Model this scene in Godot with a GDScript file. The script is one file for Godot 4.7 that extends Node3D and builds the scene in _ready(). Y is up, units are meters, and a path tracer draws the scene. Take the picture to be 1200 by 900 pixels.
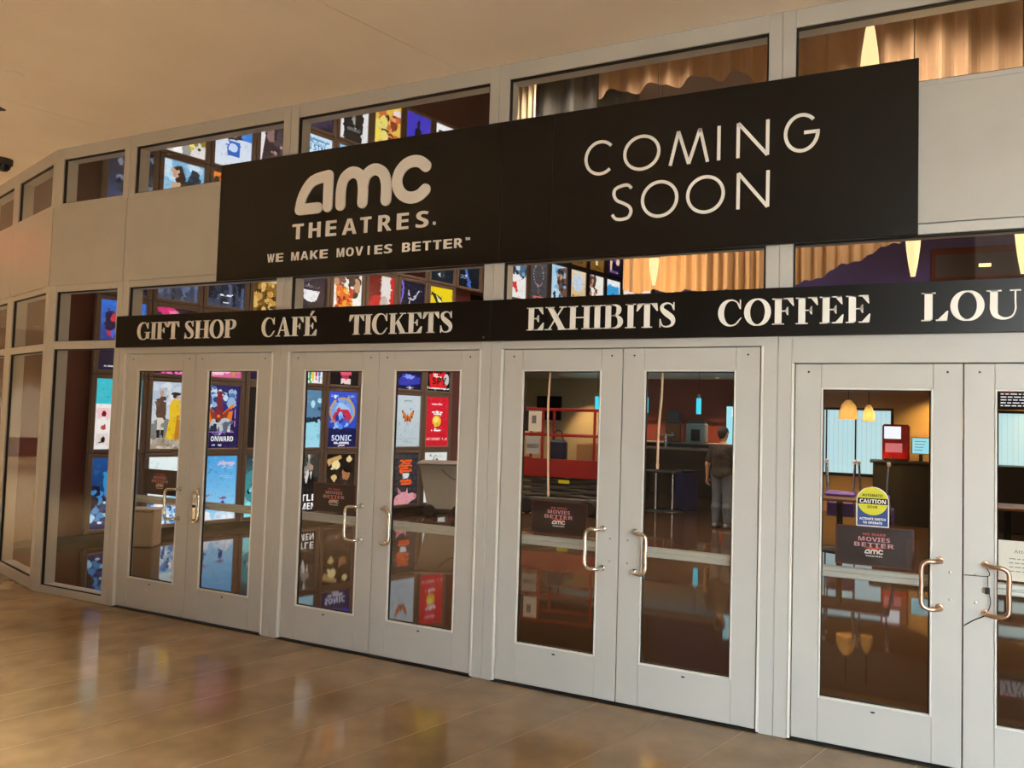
extends Node3D

var rng := RandomNumberGenerator.new()
var M := {}
var used := {}
var WHITE := Color(1, 1, 1)

# ------------------------------------------------------------------ helpers
func mat(key: String, c: Color, rough := 0.6, metal := 0.0, spec := 0.5) -> StandardMaterial3D:
	if M.has(key):
		return M[key]
	var m := StandardMaterial3D.new()
	m.resource_name = key
	m.albedo_color = c
	m.roughness = rough
	m.metallic = metal
	m.metallic_specular = spec
	M[key] = m
	return m

func glow(key: String, c: Color, e: float) -> StandardMaterial3D:
	var m := mat(key, c.darkened(0.4), 0.5)
	m.emission_enabled = true
	m.emission = c
	m.emission_energy_multiplier = e
	return m

func noise_tex(seed_: int, freq: float, c0: Color, c1: Color, size := 512, octaves := 4) -> NoiseTexture2D:
	var n := FastNoiseLite.new()
	n.seed = seed_
	n.frequency = freq
	n.noise_type = FastNoiseLite.TYPE_SIMPLEX_SMOOTH
	n.fractal_octaves = octaves
	var t := NoiseTexture2D.new()
	t.width = size
	t.height = size
	t.seamless = true
	t.noise = n
	var g := Gradient.new()
	g.set_color(0, c0)
	g.set_color(1, c1)
	t.color_ramp = g
	return t

func ST() -> SurfaceTool:
	var s := SurfaceTool.new()
	s.begin(Mesh.PRIMITIVE_TRIANGLES)
	return s

func tri(s: SurfaceTool, a: Vector3, b: Vector3, c: Vector3, n: Vector3) -> void:
	if (b - a).cross(c - a).dot(n) > 0.0:
		var t := b
		b = c
		c = t
	for v in [a, b, c]:
		s.set_normal(n)
		s.set_uv(Vector2(v.x, -v.y))
		s.add_vertex(v)

func quad(s: SurfaceTool, a: Vector3, b: Vector3, c: Vector3, d: Vector3, n: Vector3) -> void:
	tri(s, a, b, c, n)
	tri(s, a, c, d, n)

# chamfered box between corners lo and hi
func bx(s: SurfaceTool, lo: Vector3, hi: Vector3, ch := 0.0) -> void:
	ch = minf(ch, minf(hi.x - lo.x, minf(hi.y - lo.y, hi.z - lo.z)) * 0.45)
	var c := (lo + hi) / 2.0
	var h := (hi - lo) / 2.0
	for ax in 3:
		var u := (ax + 1) % 3
		var v := (ax + 2) % 3
		for sg in [-1.0, 1.0]:
			var p := []
			for q in [[-1, -1], [1, -1], [1, 1], [-1, 1]]:
				var w := Vector3.ZERO
				w[ax] = sg * h[ax]
				w[u] = q[0] * (h[u] - ch)
				w[v] = q[1] * (h[v] - ch)
				p.append(c + w)
			var n := Vector3.ZERO
			n[ax] = sg
			quad(s, p[0], p[1], p[2], p[3], n)
	if ch <= 0.0:
		return
	for ax in 3:
		var u := (ax + 1) % 3
		var v := (ax + 2) % 3
		for su in [-1.0, 1.0]:
			for sv in [-1.0, 1.0]:
				var p := []
				for q in [[-1, 0], [1, 0], [1, 1], [-1, 1]]:
					var w := Vector3.ZERO
					w[ax] = q[0] * (h[ax] - ch)
					w[u] = su * (h[u] - (ch if q[1] == 0 else 0.0))
					w[v] = sv * (h[v] - (0.0 if q[1] == 0 else ch))
					p.append(c + w)
				var n := Vector3.ZERO
				n[u] = su
				n[v] = sv
				quad(s, p[0], p[1], p[2], p[3], n.normalized())
	for sx in [-1.0, 1.0]:
		for sy in [-1.0, 1.0]:
			for sz in [-1.0, 1.0]:
				var n := Vector3(sx, sy, sz)
				tri(s, c + n * (h - Vector3(0, ch, ch)), c + n * (h - Vector3(ch, 0, ch)), c + n * (h - Vector3(ch, ch, 0)), n.normalized())

# box by x0,x1,y0,y1,z0,z1
func b6(s: SurfaceTool, x0: float, x1: float, y0: float, y1: float, z0: float, z1: float, ch := 0.0) -> void:
	bx(s, Vector3(minf(x0, x1), minf(y0, y1), minf(z0, z1)), Vector3(maxf(x0, x1), maxf(y0, y1), maxf(z0, z1)), ch)

func lathe(s: SurfaceTool, prof: Array, o := Vector3.ZERO, seg := 20, xf := Basis.IDENTITY) -> void:
	for i in prof.size() - 1:
		var a: Vector2 = prof[i]
		var b: Vector2 = prof[i + 1]
		var nn := Vector2(b.y - a.y, a.x - b.x).normalized()
		for k in seg:
			var t0 := TAU * k / seg
			var t1 := TAU * (k + 1) / seg
			var d0 := Vector3(cos(t0), 0, sin(t0))
			var d1 := Vector3(cos(t1), 0, sin(t1))
			var p := [d0 * a.x + Vector3(0, a.y, 0), d1 * a.x + Vector3(0, a.y, 0), d1 * b.x + Vector3(0, b.y, 0), d0 * b.x + Vector3(0, b.y, 0)]
			var n0 := d0 * nn.x + Vector3(0, nn.y, 0)
			var n1 := d1 * nn.x + Vector3(0, nn.y, 0)
			var ns := [n0, n1, n1, n0]
			var ord_: Array = [0, 1, 2, 0, 2, 3]
			var face: Vector3 = (p[1] - p[0]).cross(p[2] - p[0]) + (p[2] - p[0]).cross(p[3] - p[0])
			if face.dot(n0 + n1) > 0.0:
				ord_ = [0, 2, 1, 0, 3, 2]
			for j in ord_:
				s.set_normal(xf * ns[j])
				s.set_uv(Vector2(float(k) / seg, a.y))
				s.add_vertex(o + xf * p[j])

func tube(s: SurfaceTool, pts: Array, r: float, seg := 10, caps := true) -> void:
	var rings := []
	var up := Vector3.UP
	for i in pts.size():
		var t: Vector3 = (pts[mini(i + 1, pts.size() - 1)] - pts[maxi(i - 1, 0)]).normalized()
		if i == 0:
			up = Vector3.UP if absf(t.y) < 0.9 else Vector3.RIGHT
		var sd := t.cross(up).normalized()
		up = sd.cross(t).normalized()
		var ring := []
		for k in seg:
			var a := TAU * k / seg
			ring.append(sd * cos(a) + up * sin(a))
		rings.append(ring)
	for i in pts.size() - 1:
		for k in seg:
			var k2 := (k + 1) % seg
			var ns := [rings[i][k], rings[i][k2], rings[i + 1][k2], rings[i + 1][k]]
			var p := [pts[i] + ns[0] * r, pts[i] + ns[1] * r, pts[i + 1] + ns[2] * r, pts[i + 1] + ns[3] * r]
			var ord_: Array = [0, 1, 2, 0, 2, 3]
			if (p[1] - p[0]).cross(p[2] - p[0]).dot(ns[0] + ns[1]) > 0.0:
				ord_ = [0, 2, 1, 0, 3, 2]
			for j in ord_:
				s.set_normal(ns[j])
				s.set_uv(Vector2(p[j].x, p[j].y))
				s.add_vertex(p[j])
	if caps:
		for e in [0, pts.size() - 1]:
			var t: Vector3 = (pts[0] - pts[1]) if e == 0 else (pts[e] - pts[e - 1])
			t = t.normalized()
			for k in seg:
				tri(s, pts[e], pts[e] + rings[e][k] * r, pts[e] + rings[e][(k + 1) % seg] * r, t)

func smooth_path(p: Array, n := 5) -> Array:
	var out := []
	for i in p.size() - 1:
		var a: Vector3 = p[maxi(i - 1, 0)]
		var b: Vector3 = p[i]
		var c: Vector3 = p[i + 1]
		var d: Vector3 = p[mini(i + 2, p.size() - 1)]
		for k in n:
			out.append(b.cubic_interpolate(c, a, d, float(k) / n))
	out.append(p[-1])
	return out

func part(parent: Node, called: String, s: SurfaceTool, m: Material) -> MeshInstance3D:
	var o := MeshInstance3D.new()
	o.name = called
	o.mesh = s.commit()
	o.material_override = m
	parent.add_child(o, true)
	return o

func part_mesh(parent: Node, called: String, mesh: Mesh, m: Material, at := Vector3.ZERO) -> MeshInstance3D:
	var o := MeshInstance3D.new()
	o.name = called
	o.mesh = mesh
	o.material_override = m
	o.position = at
	parent.add_child(o, true)
	return o

func numbered(n: String) -> String:
	used[n] = used.get(n, -1) + 1
	return n if used[n] == 0 else "%s_%03d" % [n, used[n]]

func thing(called: String, label: String, category: String, at := Vector3.ZERO, turn := 0.0, group := "") -> Node3D:
	var o := Node3D.new()
	o.name = numbered(called)
	o.position = at
	o.rotation.y = turn
	add_child(o)
	o.set_meta("label", label)
	o.set_meta("category", category)
	if group:
		o.set_meta("group", group)
	return o

func struct(called: String, label: String, at := Vector3.ZERO, turn := 0.0) -> Node3D:
	var o := Node3D.new()
	o.name = called
	o.position = at
	o.rotation.y = turn
	add_child(o)
	o.set_meta("label", label)
	o.set_meta("kind", "structure")
	return o

func fnt(kind: String) -> Font:
	var f := SystemFont.new()
	f.font_names = PackedStringArray(["Droid Serif" if kind.begins_with("serif") else "Droid Sans"])
	f.font_weight = 700 if kind.ends_with("bold") else 400
	return f

# text fitted into a box in the parent's own axes; the front face lies at z
func words(parent: Node, called: String, txt: String, kind: String, x0: float, x1: float, y0: float, y1: float, z: float, m: Material, depth := 0.003) -> MeshInstance3D:
	var t := TextMesh.new()
	t.text = txt
	t.font = fnt(kind)
	t.font_size = 48
	t.pixel_size = 0.01
	t.depth = 0.1
	t.curve_step = 1.5
	var bb := t.get_aabb()
	var o := MeshInstance3D.new()
	o.name = called
	o.mesh = t
	o.material_override = m
	var sx := (x1 - x0) / bb.size.x
	var sy := (y1 - y0) / bb.size.y
	o.scale = Vector3(sx, sy, depth / 0.1)
	o.position = Vector3(x0 - bb.position.x * sx, y0 - bb.position.y * sy, z - depth * 0.5)
	parent.add_child(o, true)
	return o

# a stroke of varying width, given as Vector3(x, y, width), raised from z0 to z1
func stroke(s: SurfaceTool, pts: Array, z0: float, z1: float, smooth := 0, closed := false, round_ends := false) -> void:
	if smooth > 0:
		if closed:
			var q := []
			var n := pts.size()
			for i in n:
				for k in smooth:
					q.append((pts[i] as Vector3).cubic_interpolate(pts[(i + 1) % n], pts[(i + n - 1) % n], pts[(i + 2) % n], float(k) / smooth))
			pts = q
		else:
			pts = smooth_path(pts, smooth)
	if closed:
		pts = pts + [pts[0]]
	var L := []
	var R := []
	var n := pts.size()
	for i in n:
		var a: Vector3 = pts[i - 1] if i > 0 else (pts[n - 2] if closed else pts[0])
		var b: Vector3 = pts[i + 1] if i < n - 1 else (pts[1] if closed else pts[n - 1])
		var t := Vector2(b.x - a.x, b.y - a.y).normalized()
		var nn: Vector2 = Vector2(-t.y, t.x) * (pts[i].z / 2.0)
		L.append(Vector2(pts[i].x, pts[i].y) + nn)
		R.append(Vector2(pts[i].x, pts[i].y) - nn)
	for i in n - 1:
		flat4(s, L[i], L[i + 1], R[i + 1], R[i], z0, z1, true, true, i == 0 and not closed, i == n - 2 and not closed)
	if round_ends:
		for e in [0, n - 1]:
			disc(s, Vector2(pts[e].x, pts[e].y), pts[e].z / 2.0, z0, z1 - (z1 - z0) * 0.03)

func flat4(s: SurfaceTool, a: Vector2, b: Vector2, c: Vector2, d: Vector2, z0: float, z1: float, e0 := true, e2 := true, e3 := true, e1 := true) -> void:
	var f := func(p: Vector2, z: float) -> Vector3: return Vector3(p.x, p.y, z)
	quad(s, f.call(a, z1), f.call(b, z1), f.call(c, z1), f.call(d, z1), Vector3.BACK)
	var ctr := (a + b + c + d) / 4.0
	for ed in [[a, b, e0], [b, c, e1], [c, d, e2], [d, a, e3]]:
		if ed[2]:
			var p: Vector2 = ed[0]
			var q: Vector2 = ed[1]
			if p.distance_to(q) < 1e-6:
				continue
			var nn := (q - p).orthogonal().normalized()
			if nn.dot((p + q) / 2.0 - ctr) < 0.0:
				nn = -nn
			quad(s, f.call(p, z0), f.call(q, z0), f.call(q, z1), f.call(p, z1), Vector3(nn.x, nn.y, 0))

func disc(s: SurfaceTool, c: Vector2, r: float, z0: float, z1: float, seg := 16) -> void:
	for k in seg:
		var a := c + Vector2.from_angle(TAU * k / seg) * r
		var b := c + Vector2.from_angle(TAU * (k + 1) / seg) * r
		tri(s, Vector3(c.x, c.y, z1), Vector3(a.x, a.y, z1), Vector3(b.x, b.y, z1), Vector3.BACK)
		var nn := ((a + b) / 2.0 - c).normalized()
		quad(s, Vector3(a.x, a.y, z0), Vector3(b.x, b.y, z0), Vector3(b.x, b.y, z1), Vector3(a.x, a.y, z1), Vector3(nn.x, nn.y, 0))

# ------------------------------------------------------------------ a high-contrast serif capital alphabet (cap height 1)
const TH := 0.2
const HL := 0.045
func glyph(ch: String) -> Dictionary:
	# "r": rectangles x0,x1,y0,y1   "q": quads   "s": smooth strokes (x,y,w)
	var g := {"w": 0.8, "r": [], "q": [], "s": []}
	var serif := func(cx: float, y: float, half: float) -> void:
		g.r.append([cx - half, cx + half, y, y + HL])
	var stem := func(cx: float) -> void:
		g.r.append([cx - TH / 2, cx + TH / 2, 0.0, 1.0])
		serif.call(cx, 0.0, TH / 2 + 0.08)
		serif.call(cx, 1.0 - HL, TH / 2 + 0.08)
	match ch:
		"I":
			g.w = 0.40
			stem.call(0.20)
		"H":
			g.w = 0.92
			stem.call(0.20)
			stem.call(0.72)
			g.r.append([0.25, 0.66, 0.48, 0.48 + HL])
		"F", "E":
			g.w = 0.70 if ch == "F" else 0.74
			stem.call(0.20)
			g.r.append([0.25, 0.64, 1.0 - HL, 1.0])
			g.q.append([Vector2(0.64, 1.0), Vector2(0.67, 0.70), Vector2(0.635, 0.70), Vector2(0.46, 0.97)])
			g.r.append([0.25, 0.49, 0.49, 0.49 + HL])
			g.q.append([Vector2(0.50, 0.66), Vector2(0.50, 0.36), Vector2(0.47, 0.36), Vector2(0.40, 0.51)])
			g.q.append([Vector2(0.50, 0.66), Vector2(0.47, 0.66), Vector2(0.40, 0.51), Vector2(0.47, 0.40)])
			if ch == "E":
				g.r.append([0.25, 0.66, 0.0, HL])
				g.q.append([Vector2(0.67, 0.0), Vector2(0.70, 0.32), Vector2(0.665, 0.32), Vector2(0.46, 0.03)])
		"L":
			g.w = 0.72
			stem.call(0.20)
			g.r.append([0.25, 0.66, 0.0, HL])
			g.q.append([Vector2(0.66, 0.0), Vector2(0.69, 0.34), Vector2(0.655, 0.34), Vector2(0.42, 0.03)])
		"T":
			g.w = 0.76
			g.r.append([0.38 - TH / 2, 0.38 + TH / 2, 0.0, 1.0])
			serif.call(0.38, 0.0, TH / 2 + 0.08)
			g.r.append([0.04, 0.72, 1.0 - HL, 1.0])
			g.q.append([Vector2(0.72, 1.0), Vector2(0.75, 0.68), Vector2(0.715, 0.68), Vector2(0.52, 0.97)])
			g.q.append([Vector2(0.04, 1.0), Vector2(0.01, 0.68), Vector2(0.045, 0.68), Vector2(0.24, 0.97)])
		"P":
			g.w = 0.76
			stem.call(0.20)
			g.s.append([[Vector3(0.25, 0.978, HL), Vector3(0.45, 0.97, 0.06), Vector3(0.58, 0.87, 0.15), Vector3(0.61, 0.74, 0.2), Vector3(0.57, 0.60, 0.15), Vector3(0.45, 0.49, 0.06), Vector3(0.25, 0.47, HL)], false])
		"B":
			g.w = 0.80
			stem.call(0.20)
			g.s.append([[Vector3(0.25, 0.978, HL), Vector3(0.45, 0.97, 0.06), Vector3(0.56, 0.88, 0.15), Vector3(0.58, 0.77, 0.19), Vector3(0.55, 0.65, 0.14), Vector3(0.45, 0.55, 0.06), Vector3(0.25, 0.535, HL)], false])
			g.s.append([[Vector3(0.25, 0.535, HL), Vector3(0.47, 0.53, 0.06), Vector3(0.60, 0.42, 0.16), Vector3(0.64, 0.28, 0.2), Vector3(0.60, 0.13, 0.15), Vector3(0.46, 0.03, 0.06), Vector3(0.25, 0.022, HL)], false])
		"O":
			g.w = 0.86
			var p := []
			for k in 20:
				var a := TAU * k / 20
				var cw := absf(cos(a))
				p.append(Vector3(0.43 + cos(a) * 0.32, 0.5 + sin(a) * 0.495, HL + (TH - HL) * pow(cw, 1.3)))
			g.s.append([p, true])
		"C", "G":
			g.w = 0.82 if ch == "C" else 0.90
			var p := []
			for k in 17:
				var a := deg_to_rad(42.0 + 276.0 * k / 16)
				var cw := maxf(0.0, -cos(a))
				p.append(Vector3(0.43 + cos(a) * 0.32, 0.5 + sin(a) * 0.495, HL + (TH - HL) * pow(cw, 1.3)))
			g.s.append([p, false])
			g.q.append([Vector2(0.70, 1.0), Vector2(0.73, 1.0), Vector2(0.735, 0.64), Vector2(0.70, 0.64)])
			g.q.append([Vector2(0.58, 0.95), Vector2(0.71, 0.80), Vector2(0.735, 0.64), Vector2(0.70, 0.64)])
			if ch == "G":
				g.r.append([0.62, 0.80, 0.06, 0.44])
				serif.call(0.70, 0.40, 0.17)
			else:
				g.q.append([Vector2(0.62, 0.08), Vector2(0.76, 0.30), Vector2(0.74, 0.31), Vector2(0.60, 0.13)])
		"S":
			g.w = 0.66
			g.s.append([[Vector3(0.52, 0.74, HL), Vector3(0.47, 0.90, 0.05), Vector3(0.32, 0.975, 0.05), Vector3(0.16, 0.90, 0.10), Vector3(0.14, 0.74, 0.15), Vector3(0.28, 0.57, 0.21), Vector3(0.46, 0.40, 0.20), Vector3(0.52, 0.24, 0.15), Vector3(0.47, 0.09, 0.09), Vector3(0.31, 0.025, 0.05), Vector3(0.15, 0.08, 0.05), Vector3(0.08, 0.28, HL)], false])
			g.q.append([Vector2(0.52, 1.0), Vector2(0.55, 1.0), Vector2(0.555, 0.68), Vector2(0.52, 0.68)])
			g.q.append([Vector2(0.06, 0.34), Vector2(0.095, 0.34), Vector2(0.09, 0.0), Vector2(0.06, 0.0)])
		"A":
			g.w = 0.88
			g.q.append([Vector2(0.12, 0.0), Vector2(0.165, 0.0), Vector2(0.47, 0.99), Vector2(0.42, 0.99)])
			g.q.append([Vector2(0.58, 0.0), Vector2(0.80, 0.0), Vector2(0.49, 1.0), Vector2(0.39, 1.0)])
			g.r.append([0.22, 0.60, 0.30, 0.30 + HL])
			serif.call(0.14, 0.0, 0.12)
			serif.call(0.69, 0.0, 0.18)
		"K":
			g.w = 0.88
			stem.call(0.20)
			g.q.append([Vector2(0.28, 0.38), Vector2(0.28, 0.44), Vector2(0.66, 0.98), Vector2(0.70, 0.98)])
			g.q.append([Vector2(0.36, 0.55), Vector2(0.48, 0.66), Vector2(0.82, 0.0), Vector2(0.60, 0.0)])
			serif.call(0.70, 0.0, 0.18)
			serif.call(0.67, 1.0 - HL, 0.14)
		"X":
			g.w = 0.88
			g.q.append([Vector2(0.08, 1.0), Vector2(0.30, 1.0), Vector2(0.80, 0.0), Vector2(0.57, 0.0)])
			g.q.append([Vector2(0.12, 0.0), Vector2(0.17, 0.0), Vector2(0.73, 1.0), Vector2(0.68, 1.0)])
			serif.call(0.19, 1.0 - HL, 0.17)
			serif.call(0.70, 1.0 - HL, 0.14)
			serif.call(0.14, 0.0, 0.14)
			serif.call(0.69, 0.0, 0.17)
		"U":
			g.w = 0.90
			g.s.append([[Vector3(0.20, 0.99, TH), Vector3(0.20, 0.6, TH), Vector3(0.20, 0.32, TH), Vector3(0.26, 0.12, 0.14), Vector3(0.44, 0.03, 0.07), Vector3(0.62, 0.10, 0.05), Vector3(0.70, 0.32, HL), Vector3(0.70, 0.6, HL), Vector3(0.70, 0.99, HL)], false])
			serif.call(0.20, 1.0 - HL, TH / 2 + 0.08)
			serif.call(0.70, 1.0 - HL, 0.13)
		"N":
			g.w = 0.92
			g.r.append([0.13, 0.13 + HL, 0.0, 1.0])
			g.r.append([0.75, 0.75 + HL, 0.0, 1.0])
			g.q.append([Vector2(0.08, 1.0), Vector2(0.28, 1.0), Vector2(0.79, 0.0), Vector2(0.70, 0.0)])
			serif.call(0.15, 0.0, 0.13)
			serif.call(0.77, 1.0 - HL, 0.13)
			serif.call(0.12, 1.0 - HL, 0.10)
	return g

func serif_word(parent: Node, txt: String, x0: float, x1: float, y0: float, y1: float, z0: float, z1: float, m: Material) -> void:
	var total := 0.0
	for ch in txt:
		total += 0.32 if ch == " " else glyph("E" if ch == "É" else ch).w
	var k := (x1 - x0) / total
	var h := y1 - y0
	var x := x0
	for ch in txt:
		if ch == " ":
			x += 0.32 * k
			continue
		var g := glyph("E" if ch == "É" else ch)
		var s := ST()
		for r in g.r:
			flat4(s, Vector2(r[0] * k, r[2] * h), Vector2(r[1] * k, r[2] * h), Vector2(r[1] * k, r[3] * h), Vector2(r[0] * k, r[3] * h), z0, z1)
		for q in g.q:
			flat4(s, q[0] * Vector2(k, h), q[1] * Vector2(k, h), q[2] * Vector2(k, h), q[3] * Vector2(k, h), z0, z1)
		for st in g.s:
			var p := []
			for v in st[0]:
				p.append(Vector3(v.x * k, v.y * h, v.z * (k + h) / 2.0))
			stroke(s, p, z0, z1, 3, st[1])
		if ch == "É":
			flat4(s, Vector2(0.32 * k, 1.06 * h), Vector2(0.40 * k, 1.05 * h), Vector2(0.56 * k, 1.27 * h), Vector2(0.44 * k, 1.29 * h), z0, z1)
		var o := part(parent, "letter", s, m)
		o.position = Vector3(x, y0, 0)
		x += g.w * k

# ------------------------------------------------------------------ bodies: tapered capsules joined by a smooth minimum, meshed as surface nets
func skin_of(s: SurfaceTool, bones: Array, cell: float, k: float, hi_y := 99.0, lo_y := -99.0) -> void:
	var lo := Vector3(9, 9, 9)
	var hi := Vector3(-9, -9, -9)
	for b in bones:
		var r: float = maxf(b[2], b[3]) + cell * 3.0
		for e in [b[0], b[1]]:
			lo = lo.min(e - Vector3(r, r, r))
			hi = hi.max(e + Vector3(r, r, r))
	var nx := int((hi.x - lo.x) / cell) + 2
	var ny := int((hi.y - lo.y) / cell) + 2
	var nz := int((hi.z - lo.z) / cell) + 2
	var F := PackedFloat32Array()
	F.resize(nx * ny * nz)
	F.fill(1.0)
	for b in bones:
		var a: Vector3 = b[0]
		var e: Vector3 = b[1]
		var ra: float = b[2]
		var rb: float = b[3]
		var sq: Vector3 = b[4] if b.size() > 4 else Vector3.ONE
		var R := maxf(ra, rb) + k + cell * 2.5
		var l0: Vector3 = ((a.min(e) - Vector3(R, R, R)) - lo) / cell
		var l1: Vector3 = ((a.max(e) + Vector3(R, R, R)) - lo) / cell
		var ab := (e - a) * sq
		var den := maxf(ab.length_squared(), 1e-9)
		for iz in range(maxi(0, int(l0.z)), mini(nz - 1, int(l1.z) + 1) + 1):
			for iy in range(maxi(0, int(l0.y)), mini(ny - 1, int(l1.y) + 1) + 1):
				var row := (iz * ny + iy) * nx
				for ix in range(maxi(0, int(l0.x)), mini(nx - 1, int(l1.x) + 1) + 1):
					var p := (lo + Vector3(ix, iy, iz) * cell - a) * sq
					var t := clampf(p.dot(ab) / den, 0.0, 1.0)
					var d := (p - ab * t).length() - lerpf(ra, rb, t)
					var f := F[row + ix]
					var h := clampf(0.5 + 0.5 * (f - d) / k, 0.0, 1.0)
					F[row + ix] = lerpf(f, d, h) - k * h * (1.0 - h)
	if hi_y < 90.0 or lo_y > -90.0:
		for iz in nz:
			for iy in ny:
				var yy := lo.y + iy * cell
				var cut := maxf(yy - hi_y, lo_y - yy)
				for ix in nx:
					var i := (iz * ny + iy) * nx + ix
					F[i] = maxf(F[i], cut)
	var idx := {}
	var V := PackedVector3Array()
	var N := PackedVector3Array()
	var off := [0, 1, nx, nx + 1, nx * ny, nx * ny + 1, nx * ny + nx, nx * ny + nx + 1]
	var edges := [[0, 1], [2, 3], [4, 5], [6, 7], [0, 2], [1, 3], [4, 6], [5, 7], [0, 4], [1, 5], [2, 6], [3, 7]]
	for iz in nz - 1:
		for iy in ny - 1:
			for ix in nx - 1:
				var i := (iz * ny + iy) * nx + ix
				var neg := 0
				for o in off:
					if F[i + o] < 0.0:
						neg += 1
				if neg == 0 or neg == 8:
					continue
				var acc := Vector3.ZERO
				var cnt := 0
				for ed in edges:
					var fa := F[i + off[ed[0]]]
					var fb := F[i + off[ed[1]]]
					if (fa < 0.0) != (fb < 0.0):
						var t := fa / (fa - fb)
						var pa := Vector3(ed[0] & 1, (ed[0] >> 1) & 1, ed[0] >> 2)
						var pb := Vector3(ed[1] & 1, (ed[1] >> 1) & 1, ed[1] >> 2)
						acc += pa.lerp(pb, t)
						cnt += 1
				idx[i] = V.size()
				V.append(lo + (Vector3(ix, iy, iz) + acc / cnt) * cell)
				N.append(Vector3(F[i + 1] + F[i + off[3]] + F[i + off[5]] + F[i + off[7]] - F[i] - F[i + off[2]] - F[i + off[4]] - F[i + off[6]],
					F[i + off[2]] + F[i + off[3]] + F[i + off[6]] + F[i + off[7]] - F[i] - F[i + off[1]] - F[i + off[4]] - F[i + off[5]],
					F[i + off[4]] + F[i + off[5]] + F[i + off[6]] + F[i + off[7]] - F[i] - F[i + off[1]] - F[i + off[2]] - F[i + off[3]]).normalized())
	var step := [1, nx, nx * ny]
	for i in idx:
		for ax in 3:
			var u: int = step[(ax + 1) % 3]
			var v: int = step[(ax + 2) % 3]
			var s0: bool = F[i] < 0.0
			if s0 == (F[i + step[ax]] < 0.0):
				continue
			if not (idx.has(i - u) and idx.has(i - v) and idx.has(i - u - v)):
				continue
			var q := [idx[i], idx[i - u], idx[i - u - v], idx[i - v]]
			var nrm: Vector3 = N[q[0]] + N[q[2]]
			var o: Array = [0, 1, 2, 0, 2, 3]
			if (V[q[1]] - V[q[0]]).cross(V[q[2]] - V[q[0]]).dot(nrm) > 0.0:
				o = [0, 2, 1, 0, 3, 2]
			for j in o:
				s.set_normal(N[q[j]])
				s.set_uv(Vector2(V[q[j]].x, V[q[j]].y))
				s.add_vertex(V[q[j]])

# five fingers on a palm; dir runs from wrist to knuckles, thumb to the side
func hand_bones(w: Vector3, dir: Vector3, side: Vector3, curl: Vector3) -> Array:
	var B := []
	var kn := w + dir * 0.085
	for f in 4:
		var o := side * (0.026 - 0.0175 * f)
		B.append([w + o * 0.6, kn + o, 0.016, 0.013])
		var ln: float = [0.036, 0.042, 0.040, 0.031][f]
		var a := kn + o
		var b := a + (dir * 0.9 + curl * 0.35).normalized() * ln
		var c := b + (dir * 0.55 + curl * 0.8).normalized() * ln * 0.75
		B.append([a, b, 0.0105, 0.0095])
		B.append([b, c, 0.0095, 0.008])
	var t0 := w + dir * 0.02 + side * 0.024
	var t1 := t0 + (dir * 0.5 + side * 0.75 + curl * 0.2).normalized() * 0.042
	B.append([t0, t1, 0.015, 0.011])
	B.append([t1, t1 + (dir * 0.9 + side * 0.2 + curl * 0.3).normalized() * 0.036, 0.011, 0.009])
	return B

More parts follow.
